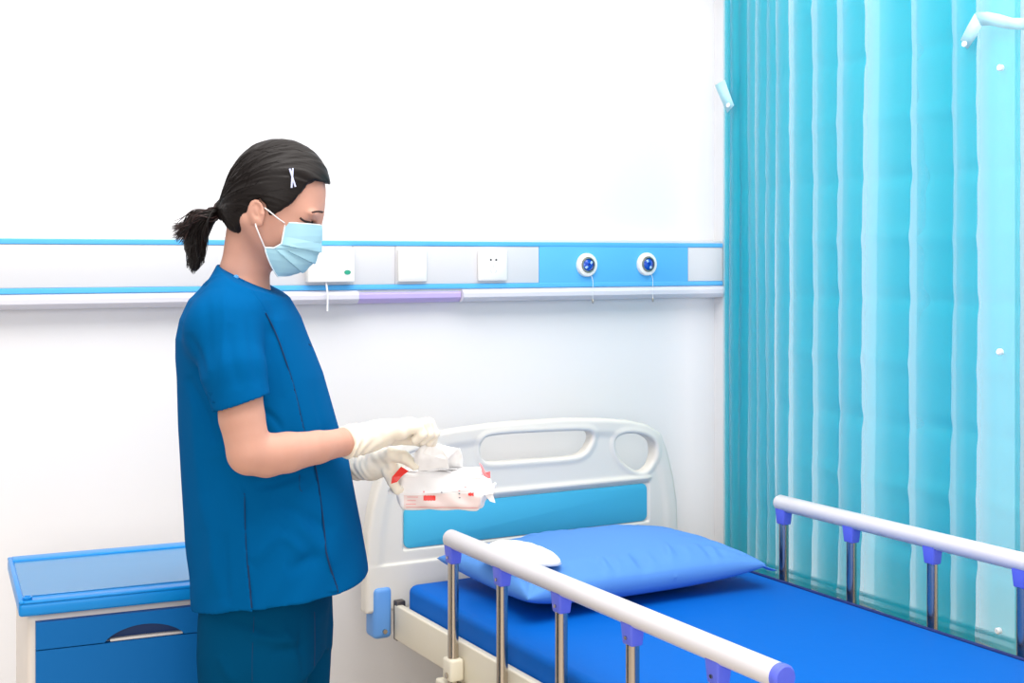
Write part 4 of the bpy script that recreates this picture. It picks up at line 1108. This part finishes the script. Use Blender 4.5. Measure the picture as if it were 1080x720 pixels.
# white binding on the top, sides and lower edge
tube('edge_binding', [V[0, j] for j in range(NS + 1)], .0015, M['maskwhite'], mk, 8, flat=.6)
tube('edge_binding', [V[i, 0] for i in range(0, NT + 1, 2)], .0015, M['maskwhite'], mk, 8)
tube('edge_binding', [V[i, NS] for i in range(0, NT + 1, 2)], .0015, M['maskwhite'], mk, 8)
tube('edge_binding', [V[NT, j] for j in range(NS + 1)], .0014, M['maskwhite'], mk, 8)
for s in (-1, 1):
    j = 0 if s < 0 else NS
    m_ = np.array([1, 1 if s < 0 else -1, 1])
    tube('ear_loop', smooth_path([Vector(V[2, j]), Vector(q(293, 230, -.0765) * m_), Vector(q(285, 223.5, -.0815) * m_), Vector(q(279, 219, -.079) * m_)], 5), .00125, M['loop'], mk, 8)
    tube('ear_loop', smooth_path([Vector(V[int(NT * .52), j]), Vector(q(274.5, 250, -.0790) * m_), Vector(q(270.5, 240, -.084) * m_), Vector(q(269.5, 236, -.082) * m_)], 5), .00125, M['loop'], mk, 8)

# ================================================================== WIPES PACK
pc = q(466, 537, -.012); 
def toW(p): return person.matrix_basis @ Vector(p)
person.rotation_euler = (0, 0, -YAW); MW = Matrix.Translation(person.location) @ Matrix.Rotation(-YAW, 4, 'Z')
pw = MW @ Vector(q(467, 533.5, .035))
pack = empty('wipes_pack', pw, -YAW + math.radians(-3)); tag(pack, 'white soft pack of wet wipes with red corners held in the gloved hands', 'wipes pack')
PW, PDp, PH = .083, .050, .068
v = Vol(ar(-.11, .11, .0013), ar(-.062, .062, .0013), ar(-.006, .09, .0013))
def f_pack(X, Y, Z):
    r = .013
    taper = 1 - .22 * np.clip((Z - .034) / .034, 0, 1)
    ex_ = np.abs(X) - (PW - .007 * np.abs(Z - .032) / .034) ; ey_ = np.abs(Y) - PDp * taper; ez_ = np.abs(Z - PH / 2) - (PH / 2 + .003 * np.cos(np.clip(X / PW, -1, 1) * 1.5) * (Z > .02))
    a, b, c = ex_ + r, ey_ + r, ez_ + r
    return np.sqrt(np.maximum(a, 0) ** 2 + np.maximum(b, 0) ** 2 + np.maximum(c, 0) ** 2) + np.minimum(np.maximum(a, np.maximum(b, c)), 0) - r
v.add(f_pack)
def disp_pack(V, N):
    e = np.clip((np.abs(V[:, 0]) - .045) / .035, 0, 1)
    d = .0022 * np.sin(V[:, 1] * 260 + 3 * np.sin(V[:, 2] * 90)) * e + .0009 * np.sin(V[:, 0] * 120 + V[:, 2] * 160 + 2 * np.sin(V[:, 1] * 90)) + .0016 * np.sin(V[:, 0] * 60 + V[:, 1] * 50) * (N[:, 2] > .5)
    d += .0022 * np.exp(-((V[:, 2] - .0345 - .004 * np.sin(V[:, 0] * 30)) / .0022) ** 2) * (N[:, 1] < -.5)
    return d
pkb = net_obj('film_body', v, M['pack'], pack, 1, disp_pack)
# printed lower front, following the film
bpk = bvh_of(pkb)
def on_front(x, z, lift=.0005):
    h, n, i, ds = bpk.ray_cast(Vector((x, -.2, z)), Vector((0, 1, 0)))
    return Vector((x, (h.y if h else -PDp) - lift, z))
def decal(name, x0, x1, z0, z1, m, lift, n=18, k=6, wob=0.0):
    V, F = [], []
    for i in range(n + 1):
        for j in range(k + 1):
            x = x0 + (x1 - x0) * i / n; z = z0 + (z1 - z0) * j / k
            z += wob * math.sin(i * 1.9 + j) * (j in (0, k)); V.append(on_front(x, z, lift))
    for i in range(n):
        for j in range(k): F.append((i * (k + 1) + j, (i + 1) * (k + 1) + j, (i + 1) * (k + 1) + j + 1, i * (k + 1) + j + 1))
    return pymesh(name, V, F, m, pack, True)
decal('print_panel', -.066, .074, .004, .0325, M['packside'], .0004, 60, 8)
decal('red_label', -.030, -.008, .0195, .0285, M['red'], .0009, 14, 4, .0004)
for z, x0, x1 in ((.0250, -.060, -.040), (.0185, -.060, -.044), (.0120, -.062, -.044), (.0060, -.062, .070)):
    decal('print_line', x0, x1, z, z + .0012, M['palepink'], .0009, 14, 1, .0003)
for x, z, m in ((.0340, .037, 'palepink'), (.045, .043, 'palepink'), (.034, .031, 'greyprint'), (.0345, .024, 'greyprint'), (.002, .034, 'greyprint'), (-.031, .034, 'palepink')):
    decal('print_mark', x, x + .003, z, z + .0022, M[m], .0009, 2, 2)
decal('red_mark', .052, .062, .0290, .0345, M['red'], .0010, 6, 3, .0006)
# crimped ends
def fin(name, side, col_top):
    V, F = [], []; n = 24
    for i in range(n + 1):
        y = -.046 + .092 * i / n
        for k in range(6):
            f = k / 5
            V.append((side * (PW - .006 + .020 * f), y * (1 + .03 * f), .030 + .004 * math.sin(i * .9) * f + (.010 if side > 0 else .006) * f * math.cos(y * 30)))
    for i in range(n):
        for k in range(5): F.append((i * 6 + k, i * 6 + k + 1, (i + 1) * 6 + k + 1, (i + 1) * 6 + k))
    o = pymesh(name, V, F, col_top, pack, True, 50); md = o.modifiers.new('s', 'SOLIDIFY'); md.thickness = .0012
fin('crimped_end', -1, M['pack']); fin('crimped_end', 1, M['pack'])
def patch(name, pts, m, th=.0014):
    o = pymesh(name, pts, [tuple(range(len(pts)))], m, pack, False); md = o.modifiers.new('s', 'SOLIDIFY'); md.thickness = th
    return o
KP = (Matrix.Translation(pack.location) @ Matrix.Rotation(pack.rotation_euler.z, 4, 'Z')).inverted() @ MW
def pq(px, py, d): return KP @ Vector(q(px, py, d))
def bent(name, pxs, m): return patch(name, [pq(*p) for p in pxs], m)
# red corners folded up at both ends
bent('red_corner', [(412.5, 510, -.030), (413.5, 503, -.030), (423, 492, -.030), (431, 496.5, -.026), (424, 502, -.028), (419, 508, -.030)], M['red'])
bent('red_corner', [(505.5, 487.5, .030), (508, 490, .026), (512, 498, .018), (517, 497, .010), (517, 503.5, .004), (512, 504.5, .006), (508, 497, .016)], M['pink'])
bent('end_flap', [(509, 501, .006), (514, 504, .002), (518, 505, .000), (519, 518, -.006), (522.5, 530, -.012), (517, 528.5, -.012), (512, 523, -.010), (509, 512, -.004)], M['pack'])
# open label flap on the top of the pack
def sheet(name, prof, y0, y1, m, parent, th=.001, wob=.002, n=16):
    """thin crumpled sheet: polyline profile in x,z swept along y"""
    P = smooth_path([(a, 0, b) for a, b in prof], 6); V, F = [], []
    for i, p in enumerate(P):
        for j in range(n + 1):
            y = y0 + (y1 - y0) * j / n
            V.append((p.x + wob * math.sin(j * .9 + i * .35), y, p.z + wob * math.sin(j * .7 + i * .5 + 1)))
    for i in range(len(P) - 1):
        for j in range(n): F.append((i * (n + 1) + j, (i + 1) * (n + 1) + j, (i + 1) * (n + 1) + j + 1, i * (n + 1) + j + 1))
    o = pymesh(name, V, F, m, parent, True, 60); md = o.modifiers.new('s', 'SOLIDIFY'); md.thickness = th
    return o
sheet('lid_flap', [(-.062, .0700), (-.035, .0705), (.0, .073), (.018, .0705)], -.036, .012, M['pack'], pack, .0012, .0010)
sheet('opening_edge', [(-.030, .0730), (.0, .0745), (.030, .0730)], -.030, .024, M['pack'], pack, .0010, .0006)

# the wipe being pulled out: crumpled cloth hanging from the fingers
wp = empty('wet_wipe', MW @ Vector(q(464, 495, .0)), -YAW); tag(wp, 'white wet wipe being pulled out of the pack by the upper glove', 'wipe')
KW = (Matrix.Translation(wp.location) @ Matrix.Rotation(-YAW, 4, 'Z')).inverted() @ MW
def wq(px, py, d): return KW @ Vector(q(px, py, d))
def wsheet(name, cols, m, wob=.0018):
    """grid sheet from columns of (px,py,d)"""
    G = [smooth_path([wq(*p) for p in c], 6) for c in cols]; nr = len(G[0])
    rowsP = [smooth_path([G[i][k] for i in range(len(G))], 6) for k in range(nr)]; nc = len(rowsP[0])
    V, F = [], []
    for k in range(nr):
        for i in range(nc):
            p = rowsP[k][i]; V.append((p.x, p.y + wob * (math.sin(i * .8 + k * .3) + .6 * math.sin(i * .37 - k * .7)), p.z))
    for k in range(nr - 1):
        for i in range(nc - 1): F.append((k * nc + i, k * nc + i + 1, (k + 1) * nc + i + 1, (k + 1) * nc + i))
    o = pymesh(name, V, F, m, wp, True, 70); md = o.modifiers.new('s', 'SOLIDIFY'); md.thickness = .0016
wsheet('cloth_front', [[(437, 478, -.030), (437, 487, -.026), (441, 496.5, -.002)], [(444, 471, -.038), (446, 484, -.034), (449, 497, .004)], [(454, 466, -.036), (458, 482, -.028), (461, 496.5, .010)], [(464, 470, -.030), (472, 483, -.022), (474, 496, .014)]], M['cloth'])
wsheet('cloth_back', [[(440, 474, -.010), (442, 486, -.002), (448, 494.5, .018)], [(456, 468, -.022), (458, 480, -.004), (462, 494, .024)], [(470, 472.5, -.012), (474, 482, .004), (476, 493, .028)], [(485, 473, -.004), (488, 482, .008), (488, 492, .032)]], M['cloth'])
wsheet('cloth_fold', [[(456, 466, -.034), (450, 471, -.036), (446, 478, -.036)], [(466, 469, -.024), (461, 475, -.028), (458, 482, -.030)], [(484, 473, -.008), (479, 477, -.012), (471, 485, -.020)]], M['cloth'], .001)

# ================================================================== LIGHT, CAMERA
def area(name, loc, target, size, power, col=(1, 1, 1), sy=None):
    l = bpy.data.lights.new(name, 'AREA'); l.energy = power; l.size = size; l.color = col
    if sy: l.shape = 'RECTANGLE'; l.size_y = sy
    o = bpy.data.objects.new(name, l); C.objects.link(o); o.location = loc
    o.rotation_euler = (Vector(target) - Vector(loc)).to_track_quat('-Z', 'Y').to_euler()
    return o
area('ceiling_panel_light', (1.55, 1.8, 2.95), (1.55, 1.9, 0), 2.4, 60, (1.0, 0.975, 0.945), 1.8)
area('ceiling_panel_light', (0.1, 1.7, 2.95), (0.2, 1.9, 0), 1.8, 32, (1.0, 0.975, 0.945), 1.6)
area('camera_fill', (-0.7, -1.3, 1.7), (2.2, 2.4, 1.0), 2.6, 68, (1.0, 0.97, 0.94), 1.8)  # added fill behind the camera, lifts the curtain and lower wall
w = bpy.data.worlds.new('room ambient'); bpy.context.scene.world = w; w.use_nodes = True
bg = w.node_tree.nodes['Background']; bg.inputs[0].default_value = (1.0, 0.965, 0.93, 1); bg.inputs[1].default_value = 0.55

cam = bpy.data.cameras.new('camera'); co = bpy.data.objects.new('camera', cam); C.objects.link(co)
co.location = (0, 0, CAMH); co.rotation_euler = (PI / 2, 0, -YAW)
cam.sensor_width = 36.0; cam.lens = FPX / 1080.0 * 36.0; cam.shift_y = -(360.0 - HY) / 1080.0; cam.clip_start = 0.05
sc = bpy.context.scene; sc.camera = co
sc.view_settings.view_transform = 'Standard'; sc.view_settings.look = 'None'; sc.view_settings.gamma = 1.0
sc.view_settings.use_curve_mapping = False; sc.view_settings.exposure = 0.0
